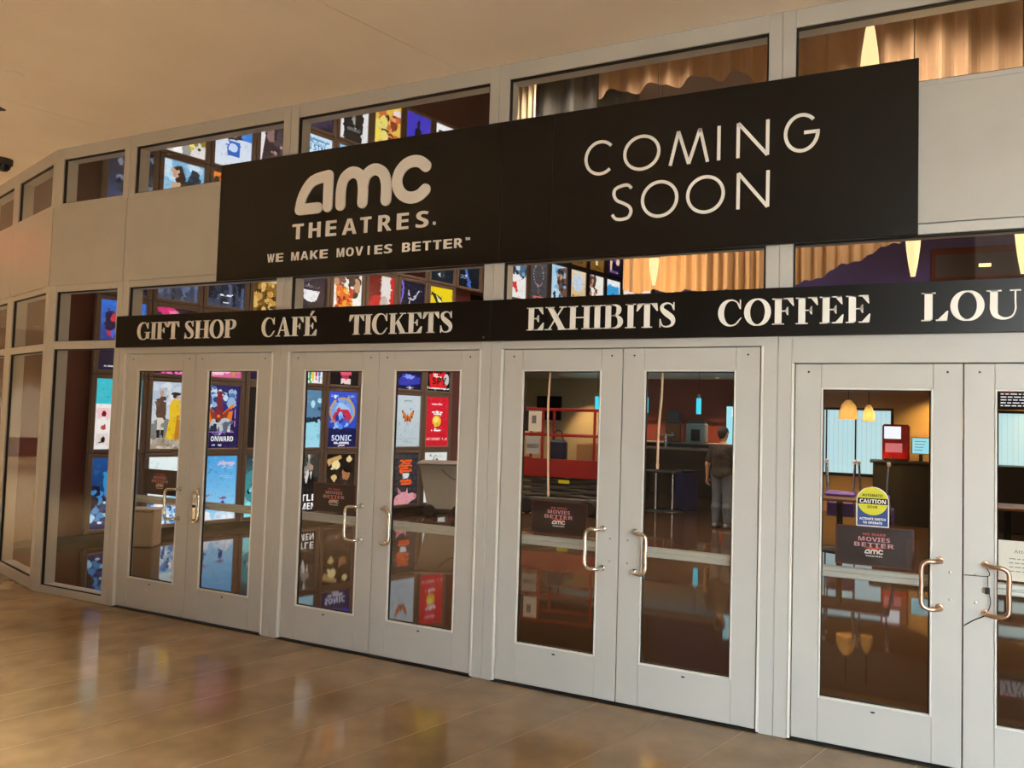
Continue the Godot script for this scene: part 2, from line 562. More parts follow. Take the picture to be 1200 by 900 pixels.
# a standing figure facing -z at the origin; h is the height; arms = [[elbow, wrist], [elbow, wrist]] for x<0 and x>0
func person(o: Node3D, h: float, arms: Array, look: Vector3, shorts: bool, cloth: Array) -> void:
	var u := h / 1.75
	var hip := 0.90 * u
	var sh := 1.43 * u
	var body := []
	var V := func(x: float, y: float, z: float) -> Vector3: return Vector3(x, y, z) * u
	var torso := [[V.call(-0.07, 0.96, 0), V.call(0.07, 0.96, 0), 0.125 * u, 0.125 * u], [V.call(0, 0.98, 0), V.call(0, 1.15, -0.01), 0.135 * u, 0.135 * u, Vector3(0.86, 1, 1.15)], [V.call(0, 1.15, 0), V.call(0, 1.33, 0), 0.135 * u, 0.15 * u, Vector3(0.8, 1, 1.2)], [V.call(-0.15, 1.41, 0.01), V.call(0.15, 1.41, 0.01), 0.062 * u, 0.062 * u], [V.call(0, 1.3, 0.01), V.call(0, 1.42, 0.01), 0.12 * u, 0.07 * u]]
	body += torso
	body.append([V.call(0, 1.42, 0.01), V.call(0, 1.54, -0.005), 0.056 * u, 0.052 * u])
	var legs := []
	for sx in [-1.0, 1.0]:
		legs.append([V.call(sx * 0.09, 0.92, 0), V.call(sx * 0.10, 0.5, -0.01), 0.09 * u, 0.058 * u])
		legs.append([V.call(sx * 0.10, 0.5, -0.01), V.call(sx * 0.105, 0.36, 0.015), 0.056 * u, 0.056 * u])
		legs.append([V.call(sx * 0.105, 0.36, 0.015), V.call(sx * 0.11, 0.09, 0.015), 0.056 * u, 0.036 * u])
	body += legs
	var arm_b := []
	var i := 0
	for sx in [-1.0, 1.0]:
		var s0: Vector3 = V.call(sx * 0.18, 1.405, 0.01)
		arm_b.append([s0, arms[i][0], 0.054 * u, 0.042 * u])
		arm_b.append([arms[i][0], arms[i][1], 0.042 * u, 0.028 * u])
		i += 1
	body += arm_b
	var s := ST()
	skin_of(s, body, 0.014, 0.035)
	# head with nose, brow, chin, ears
	var hc: Vector3 = V.call(0, 1.645, -0.01)
	var f := look.normalized()
	var r := f.cross(Vector3.UP).normalized()
	var hd := [[hc + Vector3(0, 0.022, 0) - f * 0.012, hc + Vector3(0, 0.026, 0) + f * 0.012, 0.088 * u, 0.086 * u, Vector3(1.1, 1, 1)], [hc + Vector3(0, -0.045, 0) + f * 0.03, hc + Vector3(0, -0.075, 0) + f * 0.045, 0.058 * u, 0.036 * u],
		[hc + f * 0.098 + Vector3(0, 0.012, 0), hc + f * 0.108 + Vector3(0, -0.022, 0), 0.008, 0.013], [hc + f * 0.09 + r * 0.035 + Vector3(0, 0.026, 0), hc + f * 0.09 - r * 0.035 + Vector3(0, 0.026, 0), 0.012, 0.012],
		[hc + f * 0.078 + r * 0.018 + Vector3(0, -0.052, 0), hc + f * 0.078 - r * 0.018 + Vector3(0, -0.052, 0), 0.011, 0.011], [hc - Vector3(0, 0.12, 0), hc - Vector3(0, 0.05, 0), 0.05 * u, 0.052 * u]]
	for sx in [-1.0, 1.0]:
		hd.append([hc + r * sx * 0.082 * u + Vector3(0, 0.018, 0), hc + r * sx * 0.084 * u + Vector3(0, -0.02, 0) - f * 0.004, 0.016, 0.012])
	skin_of(s, hd, 0.006, 0.016)
	i = 0
	for sx in [-1.0, 1.0]:
		var d: Vector3 = (arms[i][1] - arms[i][0]).normalized()
		var sd: Vector3 = Vector3(0, 0, -1) if absf(d.z) < 0.7 else Vector3(-sx, 0.2, 0).normalized()
		skin_of(s, hand_bones(arms[i][1], d, sd, Vector3(-sx, 0, -0.2) if absf(d.z) < 0.7 else Vector3(0, 0.3, -1).normalized()), 0.005, 0.008)
		i += 1
	part(o, "body", s, cloth[0])
	var top := []
	for b in torso:
		var nb: Array = b.duplicate()
		nb[2] += 0.018
		nb[3] += 0.018
		top.append(nb)
	i = 0
	for sx in [-1.0, 1.0]:
		var s0: Vector3 = V.call(sx * 0.18, 1.405, 0.01)
		top.append([s0, s0.lerp(arms[i][0], 0.72), 0.075 * u, 0.068 * u])
		i += 1
	s = ST()
	skin_of(s, top, 0.014, 0.04, 1.47 * u, 0.86 * u)
	part(o, "shirt", s, cloth[1])
	var tr := [[V.call(-0.075, 0.95, 0), V.call(0.075, 0.95, 0), 0.135 * u, 0.135 * u]]
	for b in legs:
		tr.append([b[0], b[1], b[2] + 0.022, b[3] + (0.03 if shorts else 0.022)])
	s = ST()
	skin_of(s, tr, 0.014, 0.03, 0.99 * u, (0.50 if shorts else 0.075) * u)
	part(o, "shorts" if shorts else "trousers", s, cloth[2])
	s = ST()
	skin_of(s, [[hc + Vector3(0, 0.04, 0) - f * 0.022, hc + Vector3(0, 0.046, 0) + f * 0.008, 0.09 * u, 0.088 * u, Vector3(1.08, 1, 1)], [hc + Vector3(0, -0.02, 0) - f * 0.045, hc + Vector3(0, 0.03, 0) - f * 0.03, 0.06 * u, 0.08 * u]], 0.008, 0.03)
	part(o, "hair", s, cloth[3])
	for sx in [-1.0, 1.0]:
		s = ST()
		skin_of(s, [[V.call(sx * 0.11, 0.045, 0.05), V.call(sx * 0.118, 0.04, -0.13), 0.044 * u, 0.038 * u, Vector3(1, 1.1, 1)], [V.call(sx * 0.11, 0.06, 0.03), V.call(sx * 0.11, 0.10, 0.02), 0.045 * u, 0.043 * u]], 0.008, 0.02, 9.0, 0.004)
		part(o, "shoe", s, cloth[4])

# ------------------------------------------------------------------ printed poster sheets (one picture shared by all the light boxes)
const CW := 160
const CHT := 256
const ACOLS := 12
var A: Image
var ox := 0
var oy := 0

func pv(c0: String, c1: String) -> void:
	for yy in CHT:
		A.fill_rect(Rect2i(ox, oy + yy, CW, 1), Color(c0).lerp(Color(c1), float(yy) / CHT))

func pr(x: float, y: float, w: float, h: float, c: String) -> void:
	var r := Rect2i(ox + int(x * CW), oy + int(y * CHT), maxi(1, int(w * CW)), maxi(1, int(h * CHT)))
	A.fill_rect(r.intersection(Rect2i(ox, oy, CW, CHT)), Color(c))

func pe(cx: float, cy: float, rx: float, ry: float, c: String) -> void:
	var col := Color(c)
	for yy in range(maxi(0, int((cy - ry) * CHT)), mini(CHT, int((cy + ry) * CHT) + 1)):
		var t := 1.0 - pow((float(yy) / CHT - cy) / ry, 2.0)
		if t <= 0.0:
			continue
		var hw := rx * sqrt(t)
		var x0 := maxi(0, int((cx - hw) * CW))
		var x1 := mini(CW, int((cx + hw) * CW))
		if x1 > x0:
			A.fill_rect(Rect2i(ox + x0, oy + yy, x1 - x0, 1), col)

func pg(p: Array, c: String) -> void:
	var col := Color(c)
	for yy in CHT:
		var v := (yy + 0.5) / CHT
		var xs := []
		for i in range(0, p.size(), 2):
			var j := (i + 2) % p.size()
			if (p[i + 1] <= v) != (p[j + 1] <= v):
				xs.append(p[i] + (v - p[i + 1]) / (p[j + 1] - p[i + 1]) * (p[j] - p[i]))
		xs.sort()
		for i in range(0, xs.size() - 1, 2):
			var x0 := clampi(int(xs[i] * CW), 0, CW)
			var x1 := clampi(int(xs[i + 1] * CW), 0, CW)
			if x1 > x0:
				A.fill_rect(Rect2i(ox + x0, oy + yy, x1 - x0, 1), col)

func ps(n: int, x0: float, y0: float, x1: float, y1: float, r: float, cols: Array) -> void:
	for i in n:
		var q := rng.randf_range(0.4, 1.0) * r
		pe(rng.randf_range(x0, x1), rng.randf_range(y0, y1), q, q * rng.randf_range(0.4, 1.1), cols[rng.randi() % cols.size()])

func lines_of_print(x0: float, x1: float, y: float, n: int, c: String, dy := 0.022) -> void:
	for i in n:
		var x := x0 + rng.randf() * 0.04
		while x < x1:
			var w := rng.randf_range(0.03, 0.09)
			pr(x, y + i * dy, minf(w, x1 - x), 0.010, c)
			x += w + 0.018

func figure(cx: float, top: float, hgt: float, coat: String, legs: String, head: String) -> void:
	var w := hgt * 0.5
	pe(cx, top + hgt * 0.07, w * 0.14, hgt * 0.075, head)
	pg([cx - w * 0.3, top + hgt * 0.2, cx - w * 0.1, top + hgt * 0.14, cx + w * 0.1, top + hgt * 0.14, cx + w * 0.3, top + hgt * 0.2, cx + w * 0.34, top + hgt * 0.5, cx + w * 0.24, top + hgt * 0.6, cx - w * 0.24, top + hgt * 0.6, cx - w * 0.34, top + hgt * 0.5], coat)
	pg([cx - w * 0.24, top + hgt * 0.58, cx + w * 0.24, top + hgt * 0.58, cx + w * 0.2, top + hgt, cx + w * 0.04, top + hgt, cx, top + hgt * 0.66, cx - w * 0.04, top + hgt, cx - w * 0.2, top + hgt], legs)

func paint(key: String) -> void:
	match key:
		"0,0":
			pv("1b4f8f", "0a1f4a")
			pe(0.62, 0.34, 0.36, 0.24, "2f8fc0")
			pe(0.66, 0.34, 0.24, 0.17, "8fd0a0")
			pe(0.68, 0.33, 0.14, 0.10, "e4eea0")
			ps(50, 0.0, 0.45, 1.0, 0.85, 0.10, ["0a1430", "14386c", "3b86c4", "9fd8f0", "081020"])
			pr(0.2, 0.90, 0.6, 0.03, "cfe4ff")
		"0,1":
			pv("f4f2ee", "efeae6")
			pr(0, 0, 1, 0.36, "35bfd0")
			pr(0.52, 0.09, 0.24, 0.03, "0f3a46")
			pr(0.52, 0.09, 0.05, 0.12, "0f3a46")
			pr(0.40, 0.24, 0.16, 0.09, "0f3a46")
			pr(0.66, 0.24, 0.16, 0.09, "0f3a46")
			pr(0.45, 0.26, 0.06, 0.05, "35bfd0")
			pr(0.71, 0.26, 0.06, 0.05, "35bfd0")
			for i in 3:
				for j in 3:
					pr(0.06 + j * 0.31, 0.42 + i * 0.18, 0.27, 0.15, ["f6c9c9", "f7efe6", "e9d9d0", "f2b8b8"][(i + j * 2) % 4])
					pe(0.2 + j * 0.31, 0.50 + i * 0.18, 0.05, 0.045, ["7a1020", "20201c", "b04a4a"][(i * 2 + j) % 3])
		"0,2":
			pv("2a6fd8", "151040")
			ps(24, 0.2, 0.2, 0.9, 0.6, 0.14, ["c02038", "201038", "4060d0", "7b8fe8"])
			pr(0, 0.66, 1, 0.34, "0f0a2c")
			pe(0.6, 0.78, 0.16, 0.08, "f0902a")
			pr(0.1, 0.93, 0.8, 0.02, "e8e8f0")
		"0,4":
			pv("15181e", "3a4a78")
			ps(26, 0.2, 0.1, 1.0, 0.7, 0.13, ["0c0e12", "383c44", "6b7688", "1b2028"])
			pg([0.1, 0.95, 0.5, 0.62, 1.0, 0.78, 1.0, 1.0, 0.1, 1.0], "3f63c0")
			ps(20, 0.2, 0.75, 1.0, 1.0, 0.07, ["dfe8f8", "6c8be0", "22305c"])
		"1,0":
			pv("eaf7f4", "d8f0f4")
			pr(0, 0.60, 1, 0.40, "8ec4ee")
			ps(70, 0.0, 0.62, 1.0, 1.0, 0.08, ["e8f4fc", "4d86c8", "b8dcf4", "2e5a94", "ffffff"])
			lines_of_print(0.2, 0.8, 0.48, 3, "8aa8b0")
		"1,1":
			pv("b8c8d8", "dfe2e0")
			ps(20, 0.0, 0.05, 1.0, 0.3, 0.2, ["c8d4e0", "b0c2d4", "d8dee4"])
			pg([0.0, 0.62, 0.25, 0.52, 0.6, 0.60, 1.0, 0.5, 1.0, 0.86, 0.0, 0.86], "7d7f7c")
			pr(0, 0.84, 1, 0.16, "b9ab98")
			ps(40, 0.0, 0.86, 1.0, 1.0, 0.06, ["a0927e", "cfc4b2", "8a7c68"])
			figure(0.24, 0.12, 0.72, "5a4034", "d8d0c0", "c89878")
			pr(0.16, 0.72, 0.07, 0.12, "2a201a")
			pr(0.25, 0.72, 0.07, 0.12, "2a201a")
			pe(0.58, 0.21, 0.075, 0.04, "c89878")
			pe(0.58, 0.175, 0.12, 0.025, "2c2420")
			pg([0.48, 0.26, 0.68, 0.26, 0.74, 0.42, 0.72, 0.54, 0.84, 0.86, 0.36, 0.86, 0.45, 0.52, 0.43, 0.40], "e6bd26")
			pg([0.62, 0.5, 0.68, 0.5, 0.76, 0.86, 0.58, 0.86], "b87a20")
			lines_of_print(0.1, 0.5, 0.93, 2, "4a4238")
		"1,2":
			pv("1c0f20", "2a0f2c")
			pg([0.0, 0.02, 0.4, 0.0, 0.9, 0.22, 0.5, 0.3], "d82a78")
			pg([0.3, 0.05, 0.5, 0.05, 0.62, 0.3, 0.5, 0.3], "f070a8")
			pr(0.5, 0.14, 0.4, 0.04, "f8c0d8")
			ps(30, 0.1, 0.86, 1.0, 1.0, 0.06, ["e038a0", "f070c0", "a01878", "f8b0dc"])
		"1,3", "2,3":
			pv("20283c", "39435a")
			for i in 9:
				pr(0.02 + i * 0.11, 0.35 + rng.randf() * 0.2, 0.07, 0.5, ["141a28", "2c3a54", "4a5c7c"][i % 3])
			ps(20, 0.0, 0.55, 1.0, 0.9, 0.09, ["1a2232", "55678a", "2a3448"])
			if key == "2,3":
				figure(0.12, 0.56, 0.3, "10141e", "10141e", "10141e")
				figure(0.86, 0.5, 0.3, "10141e", "10141e", "10141e")
				pr(0.34, 0.80, 0.30, 0.03, "f2f4f8")
				pr(0.42, 0.92, 0.16, 0.02, "d8dce4")
		"3,3":
			pv("e8e2cc", "b8863a")
			pr(0, 0.5, 1, 0.5, "8c6428")
			ps(80, 0.0, 0.48, 1.0, 1.0, 0.1, ["c89648", "6a4a1c", "a87830", "e0b868", "4a3414"])
			pg([0.0, 0.3, 1.0, 0.05, 1.0, 0.2, 0.0, 0.5], "d8c080")
			pr(0.5, 0.93, 0.3, 0.03, "ffffff")
		"2,2":
			pv("1a1424", "1a1424")
			pr(0, 0.66, 1, 0.34, "e0609c")
			pe(0.42, 0.84, 0.34, 0.12, "f6c8dc")
			pe(0.42, 0.84, 0.24, 0.06, "e890b8")
			pr(0.76, 0.84, 0.14, 0.14, "c89050")
		"3,2":
			pv("281848", "1c1030")
			ps(14, 0.3, 0.78, 0.8, 0.98, 0.1, ["c89a40", "402868", "70508c"])
		"2,1":
			pv("1e1a5c", "120c44")
			pe(0.46, 0.36, 0.40, 0.26, "2a2470")
			ps(26, 0.12, 0.08, 0.82, 0.34, 0.12, ["3f6fae", "8fb4d8", "243a7c", "c8dcec", "1c1c3c"])
			pg([0.08, 0.28, 0.46, 0.5, 0.84, 0.28, 0.80, 0.56, 0.46, 0.64, 0.1, 0.58], "e8741c")
			pg([0.2, 0.36, 0.46, 0.52, 0.74, 0.36, 0.66, 0.54, 0.46, 0.58, 0.26, 0.54], "8a3414")
			pg([0.40, 0.10, 0.52, 0.10, 0.56, 0.5, 0.36, 0.5], "7c1c2c")
			ps(24, 0.12, 0.56, 0.84, 0.74, 0.09, ["b8c4cc", "5a6478", "22243c", "d8d8d0"])
			for q in [[0.06, 0.16, 0.02, 0.5], [0.88, 0.16, 0.02, 0.5]]:
				pr(q[0], q[1], q[2], q[3], "e0a0e0")
			pr(0.08, 0.74, 0.8, 0.012, "b078e0")
			pr(0.3, 0.94, 0.26, 0.02, "e8e8f0")
		"3,1":
			pv("0b0c10", "08090c")
			pr(0.3, 0.08, 0.5, 0.015, "6a6c70")
		"2,0":
			pv("4aa4e4", "9ad4f4")
			pr(0.52, 0.10, 0.42, 0.05, "c8c4e4")
			lines_of_print(0.56, 0.9, 0.18, 2, "b0d4f0")
			lines_of_print(0.56, 0.9, 0.32, 2, "b8dcf4")
			figure(0.18, 0.62, 0.38, "5c3c74", "b03040", "4a3050")
			pe(0.18, 0.62, 0.10, 0.02, "a86878")
			figure(0.66, 0.66, 0.34, "28408c", "20305c", "c09090")
			pe(0.66, 0.66, 0.10, 0.02, "7c5c90")
			ps(14, 0.0, 0.94, 1.0, 1.0, 0.14, ["e8f0f8", "c8e0f4"])
		"3,0":
			pv("18343c", "a8ece8")
			pe(0.5, 0.5, 0.6, 0.3, "3c8c94")
			figure(0.45, 0.22, 0.56, "4a2020", "1c2428", "b08070")
			ps(20, 0.1, 0.4, 0.9, 0.62, 0.10, ["0c1c20", "88d8d8", "6a2c28"])
			pr(0.2, 0.06, 0.6, 0.03, "f0f4f0")
			pr(0, 0.78, 1, 0.22, "88e4e8")
		"4,0":
			pv("18181a", "1c1c20")
			ps(12, 0.4, 0.0, 1.0, 0.3, 0.2, ["8c8880", "d8d4cc", "3a3834"])
			for i in 3:
				var cx := 0.2 + i * 0.28
				pg([cx - 0.16, 0.6, cx - 0.05, 0.3, cx + 0.05, 0.3, cx + 0.16, 0.6], "08080a")
				pg([cx - 0.03, 0.3, cx + 0.03, 0.3, cx, 0.45], "f0f0f0")
				pe(cx, 0.23, 0.07, 0.06, "b08c74")
			pr(0, 0.62, 1, 0.38, "101012")
		"4,1":
			pv("78b4d4", "a8dcf0")
			pg([0.2, 0.1, 0.7, 0.0, 1.0, 0.0, 1.0, 0.46, 0.5, 0.5, 0.25, 0.3], "5c86a8")
			pg([0.1, 0.5, 1.0, 0.46, 1.0, 0.56, 0.2, 0.62], "1c2c3c")
			pg([0.0, 0.62, 0.9, 0.54, 1.0, 0.9, 0.0, 0.95], "9cdcec")
			ps(26, 0.0, 0.1, 1.0, 0.95, 0.1, ["86c0d8", "4a7c9c", "b8e8f4", "2c4c68"])
		"4,2":
			pv("f4f4ee", "f4f4ee")
			for i in 9:
				pe(0.1 + i * 0.1, 0.75, 0.035, 0.24, ["6030a0", "e04020", "f0a020", "f0e030", "60b030", "30a060", "f0d020", "d03060", "4080d0"][i])
		"4,3":
			pv("2a1f34", "1e1a28")
			pe(0.4, 0.30, 0.10, 0.06, "584860")
			pg([0.2, 0.5, 0.8, 0.5, 0.7, 0.66, 0.5, 0.72, 0.3, 0.66], "f2f2f4")
			lines_of_print(0.2, 0.8, 0.42, 2, "c8c0d0")
			lines_of_print(0.3, 0.7, 0.85, 3, "d8d0e0")
		"5,3":
			pv("f4f0ea", "f8f4ee")
			ps(26, 0.1, 0.1, 0.9, 0.42, 0.14, ["2a2420", "7a5040", "c09070", "403028"])
			pg([0.1, 0.3, 0.5, 0.35, 0.8, 0.8, 0.4, 0.95, 0.15, 0.7], "e86818")
			ps(30, 0.15, 0.4, 0.7, 0.9, 0.09, ["f0a020", "c83010", "f8d060", "801c10"])
			pr(0.72, 0.75, 0.14, 0.2, "3838b0")
		"6,3":
			pv("6a1218", "8a1a20")
			pr(0.5, 0, 0.5, 1, "e8e0da")
			pe(0.35, 0.6, 0.3, 0.22, "c82028")
			pe(0.62, 0.55, 0.16, 0.18, "c8b8ac")
			pr(0.86, 0, 0.14, 1, "d02828")
			ps(10, 0.5, 0.75, 0.8, 1.0, 0.1, ["302428", "58484c"])
		"7,3":
			pv("1c1a30", "14141c")
			for i in 14:
				var t := i / 13.0
				pe(0.08 + 0.06 * sin(t * 9.0), t, 0.03, 0.05, "8070e8")
				pe(0.35 + 0.05 * sin(t * 7.0), 0.2 + t * 0.7, 0.02, 0.04, "c8c8d8")
				pe(0.35 + t * 0.5, 0.25 + 0.1 * sin(t * 5.0), 0.04, 0.012, "d8d8e4")
		"8,3":
			pv("f4d81c", "e8c414")
			pg([0.05, 0.1, 0.5, 0.2, 0.9, 0.7, 0.6, 0.6], "2c2a24")
			pg([0.1, 0.4, 0.4, 0.5, 0.95, 0.95, 0.5, 0.9], "8a7a18")
			pg([0.25, 0.15, 0.7, 0.35, 0.9, 0.6, 0.5, 0.4], "f8f0a0")
		"5,0":
			pv("1a1410", "2a2018")
			pg([0.05, 0.1, 0.5, 0.02, 0.55, 0.08, 0.1, 0.22], "c8a060")
			pe(0.35, 0.2, 0.14, 0.08, "f0dca0")
			pe(0.8, 0.1, 0.1, 0.05, "e8d090")
			pe(0.3, 0.42, 0.10, 0.05, "d8b878")
			pg([0.42, 0.7, 0.5, 0.45, 0.6, 0.26, 0.8, 0.22, 0.95, 0.34, 1.0, 0.6, 1.0, 1.0, 0.7, 1.0], "2c2018")
			pe(0.70, 0.36, 0.14, 0.12, "a8724c")
			pe(0.78, 0.27, 0.18, 0.07, "14100c")
			lines_of_print(0.1, 0.6, 0.8, 4, "c0a880")
		"5,1":
			pv("3c58d0", "1c3cc0")
			pr(0, 0.66, 1, 0.34, "10184c")
			pe(0.5, 0.36, 0.44, 0.26, "c8a860")
			pe(0.5, 0.36, 0.38, 0.225, "7ea4e8")
			pe(0.5, 0.36, 0.26, 0.15, "a8c8f4")
			pg([0.16, 0.46, 0.30, 0.32, 0.70, 0.32, 0.84, 0.46, 0.72, 0.54, 0.28, 0.54], "c82844")
			ps(24, 0.3, 0.40, 0.7, 0.62, 0.08, ["3060d8", "5c90f0", "1c3898", "98c4f8"])
			lines_of_print(0.08, 0.36, 0.07, 2, "e8f0ff")
			lines_of_print(0.66, 0.92, 0.07, 2, "e8f0ff")
			pr(0.24, 0.905, 0.52, 0.04, "e8d8e8")
			pr(0.38, 0.96, 0.24, 0.02, "ffffff")
		"5,2":
			pv("0c0c10", "141014")
			pr(0.42, 0.62, 0.28, 0.3, "c03048")
			pr(0.36, 0.68, 0.40, 0.14, "e8607c")
			pr(0.40, 0.88, 0.34, 0.10, "f0d8d8")
		"7,0":
			pv("26262a", "1e1e20")
			for i in 9:
				for j in 4:
					pr(0.02 + j * 0.26 + (0.12 if i % 2 else 0.0), 0.04 + i * 0.105, 0.22, 0.085, "34343a")
			for q in [0.14, 0.19, 0.24, 0.29, 0.34]:
				pr(0.28 - 0.03 * sin(q * 60.0), q, 0.44 + 0.06 * sin(q * 60.0), 0.038, "f05a1c")
			pr(0.38, 0.40, 0.26, 0.10, "d8d8d8")
			pr(0.28, 0.53, 0.46, 0.045, "f05a1c")
			pr(0.32, 0.585, 0.40, 0.045, "f05a1c")
			pg([0.0, 1.0, 0.12, 0.84, 0.22, 0.80, 0.18, 0.66, 0.34, 0.76, 0.52, 0.76, 0.58, 0.68, 0.62, 0.80, 0.80, 0.78, 0.94, 0.82, 0.94, 0.90, 0.78, 0.94, 0.62, 1.0], "d8949c")
			pe(0.9, 0.85, 0.07, 0.045, "c07880")
			pe(0.62, 0.83, 0.02, 0.012, "2a1a1c")
			pg([0.2, 0.68, 0.34, 0.77, 0.26, 0.82], "b86c78")
		"7,1":
			pv("c8d4da", "b8c6cc")
			pr(0.34, 0.10, 0.32, 0.02, "8a989e")
			pg([0.5, 0.42, 0.30, 0.30, 0.25, 0.33, 0.32, 0.44, 0.44, 0.46], "d8701c")
			pg([0.5, 0.42, 0.70, 0.30, 0.76, 0.33, 0.68, 0.44, 0.56, 0.46], "d8701c")
			pg([0.49, 0.44, 0.36, 0.46, 0.38, 0.53, 0.48, 0.50], "b85414")
			pg([0.51, 0.44, 0.64, 0.46, 0.62, 0.53, 0.52, 0.50], "b85414")
			pr(0.487, 0.36, 0.026, 0.17, "2a1a10")
			for q in [[0.28, 0.31], [0.72, 0.31], [0.33, 0.43], [0.67, 0.43]]:
				pe(q[0], q[1], 0.03, 0.018, "3a2010")
			pr(0.42, 0.56, 0.008, 0.24, "98a6ac")
			pr(0.56, 0.56, 0.008, 0.24, "98a6ac")
			lines_of_print(0.15, 0.85, 0.84, 1, "6a787e")
			lines_of_print(0.3, 0.7, 0.90, 2, "8a989e")
		"7,2":
			pv("0e1030", "10123c")
			pg([0.05, 0.84, 0.25, 0.72, 0.6, 0.68, 0.95, 0.76, 0.95, 0.88, 0.5, 0.92, 0.1, 0.92], "3038b0")
			pg([0.25, 0.76, 0.5, 0.70, 0.75, 0.74, 0.6, 0.8], "8c9cf8")
			pr(0.4, 0.96, 0.3, 0.015, "e0e0f0")
		"8,0":
			pv("dfe4de", "dce0da")
			figure(0.42, 0.12, 0.4, "2c302e", "2c302e", "5c4c44")
			figure(0.58, 0.12, 0.4, "24282c", "24282c", "5c4c44")
			lines_of_print(0.25, 0.75, 0.08, 1, "889088")
		"8,1":
			pv("d8142c", "d01028")
			pr(0.26, 0.14, 0.46, 0.025, "ffd8dc")
			for q in [[0.28, 0.30, 0.46], [0.36, 0.335, 0.34], [0.40, 0.63, 0.18], [0.26, 0.665, 0.44]]:
				pr(q[0], q[1], q[2], 0.03, "ffffff")
			pe(0.49, 0.49, 0.19, 0.115, "f0c030")
			pe(0.46, 0.46, 0.11, 0.06, "fce478")
			lines_of_print(0.02, 0.98, 0.83, 3, "ffffff", 0.018)
		"8,2":
			pv("141416", "0e0e10")
			pg([0.1, 0.66, 0.8, 0.6, 0.86, 0.92, 0.16, 0.94], "e01c20")
			pr(0.3, 0.70, 0.34, 0.03, "ffffff")
			pr(0.0, 0.93, 1.0, 0.03, "e8e8e8")
			pe(0.86, 0.75, 0.12, 0.12, "c8c8c8")
		"1,4":
			pv("7cb4dc", "a8d0ec")
			ps(20, 0.0, 0.0, 1.0, 0.7, 0.16, ["88c0e4", "c8e4f4", "6ca4cc"])
			pg([0.26, 0.1, 0.44, 0.06, 0.58, 0.3, 0.66, 0.75, 0.4, 0.8, 0.34, 0.4], "3a2c24")
			pe(0.30, 0.18, 0.10, 0.08, "d8a888")
			pg([0.22, 0.34, 0.42, 0.32, 0.5, 0.5, 0.44, 0.7, 0.16, 0.7], "c8a880")
			pg([0.58, 0.3, 0.7, 0.08, 0.88, 0.1, 0.94, 0.35, 0.84, 0.75, 0.62, 0.8], "2c3440")
			pr(0.30, 0.62, 0.34, 0.12, "d89a2c")
			pr(0, 0.8, 1, 0.2, "48586c")
		"1,5":
			pv("a8a4a0", "e8e4e0")
			ps(18, 0.5, 0.55, 1.0, 0.9, 0.10, ["e8c820", "3a3a20", "f8e860", "88781c"])
			ps(12, 0.0, 0.6, 0.6, 1.0, 0.14, ["d8d8d4", "9c9c98", "f8f8f4"])
		"2,4":
			pv("e8882c", "c85c18")
			ps(20, 0.0, 0.0, 1.0, 0.8, 0.12, ["2c1c14", "f0a848", "904010"])
		"2,5":
			pv("c8d8ec", "dfe8f4")
			pr(0.62, 0.0, 0.38, 0.5, "3c80d8")
			pg([0.3, 0.3, 0.7, 0.2, 0.74, 0.5, 0.34, 0.55], "2a2c34")
			pe(0.5, 0.42, 0.12, 0.07, "e8c8b4")
			pr(0.34, 0.56, 0.34, 0.24, "2c64c4")
			pe(0.5, 0.66, 0.12, 0.07, "c8dcf8")
		"3,5":
			pv("f4f0f0", "e4e0e4")
			pg([0.2, 0.1, 0.75, 0.0, 0.6, 1.0, 0.0, 1.0], "30282c")
			pg([0.85, 0.0, 1.0, 0.0, 0.8, 1.0, 0.6, 1.0], "f8f8f8")
			ps(12, 0.3, 0.2, 0.7, 0.7, 0.12, ["8a6a64", "4c4044", "b89088"])
			pg([0.85, 0.3, 1.0, 0.3, 1.0, 1.0, 0.75, 1.0], "5c3c40")
		"4,5":
			pv("cfe6f6", "e0eef8")
			pr(0.1, 0.06, 0.8, 0.04, "5c9cc8")
			pr(0.1, 0.13, 0.7, 0.03, "88b8d8")
			pe(0.3, 0.85, 0.14, 0.08, "20262c")
		"5,5":
			pv("8cc4ec", "c8e4f8")
			ps(14, 0.0, 0.2, 1.0, 0.9, 0.14, ["5ca4dc", "e8f4fc", "3c7cb4"])
		"4,6", "3,6":
			pv("2c2438", "383048")
			ps(10, 0.0, 0.3, 1.0, 1.0, 0.14, ["241c30", "4c4460"])
		"5,6":
			pv("101214", "1a1c1e")
			pg([0.0, 0.35, 0.1, 0.35, 0.18, 1.0, 0.0, 1.0], "e4e4e4")
			pg([0.86, 0.35, 1.0, 0.35, 1.0, 1.0, 0.78, 1.0], "e4e4e4")
			pr(0.46, 0.2, 0.08, 0.5, "9c9c94")
			pr(0.4, 0.06, 0.5, 0.09, "c8b860")
			lines_of_print(0.25, 0.75, 0.75, 3, "c8c8c0")
		"6,6":
			pv("e8c040", "d8b860")
			ps(26, 0.2, 0.2, 0.9, 0.8, 0.16, ["8a3420", "c86838", "5c2c20", "e8a060", "382420"])
			ps(10, 0.0, 0.4, 0.5, 1.0, 0.16, ["f0dc50", "e8d878"])
			pe(0.45, 0.92, 0.24, 0.10, "24603c")
			pr(0.7, 0.1, 0.3, 0.12, "e8d8d0")
		"7,6":
			pv("3c34b4", "4840c8")
			figure(0.5, 0.14, 0.9, "14121c", "14121c", "1c1a24")
			pg([0.2, 0.55, 0.8, 0.35, 0.86, 0.42, 0.3, 0.66], "181620")
			ps(8, 0.1, 0.7, 0.9, 1.0, 0.10, ["2c2890", "14121c", "8888d8"])
		"8,6":
			pv("f4f4f4", "e8e8e8")
			for i in 12:
				pr(rng.randf() * 0.8, rng.randf() * 0.8 + 0.05, 0.22, 0.12, ["1c1c1c", "4c4c4c", "0c0c0c"][i % 3])
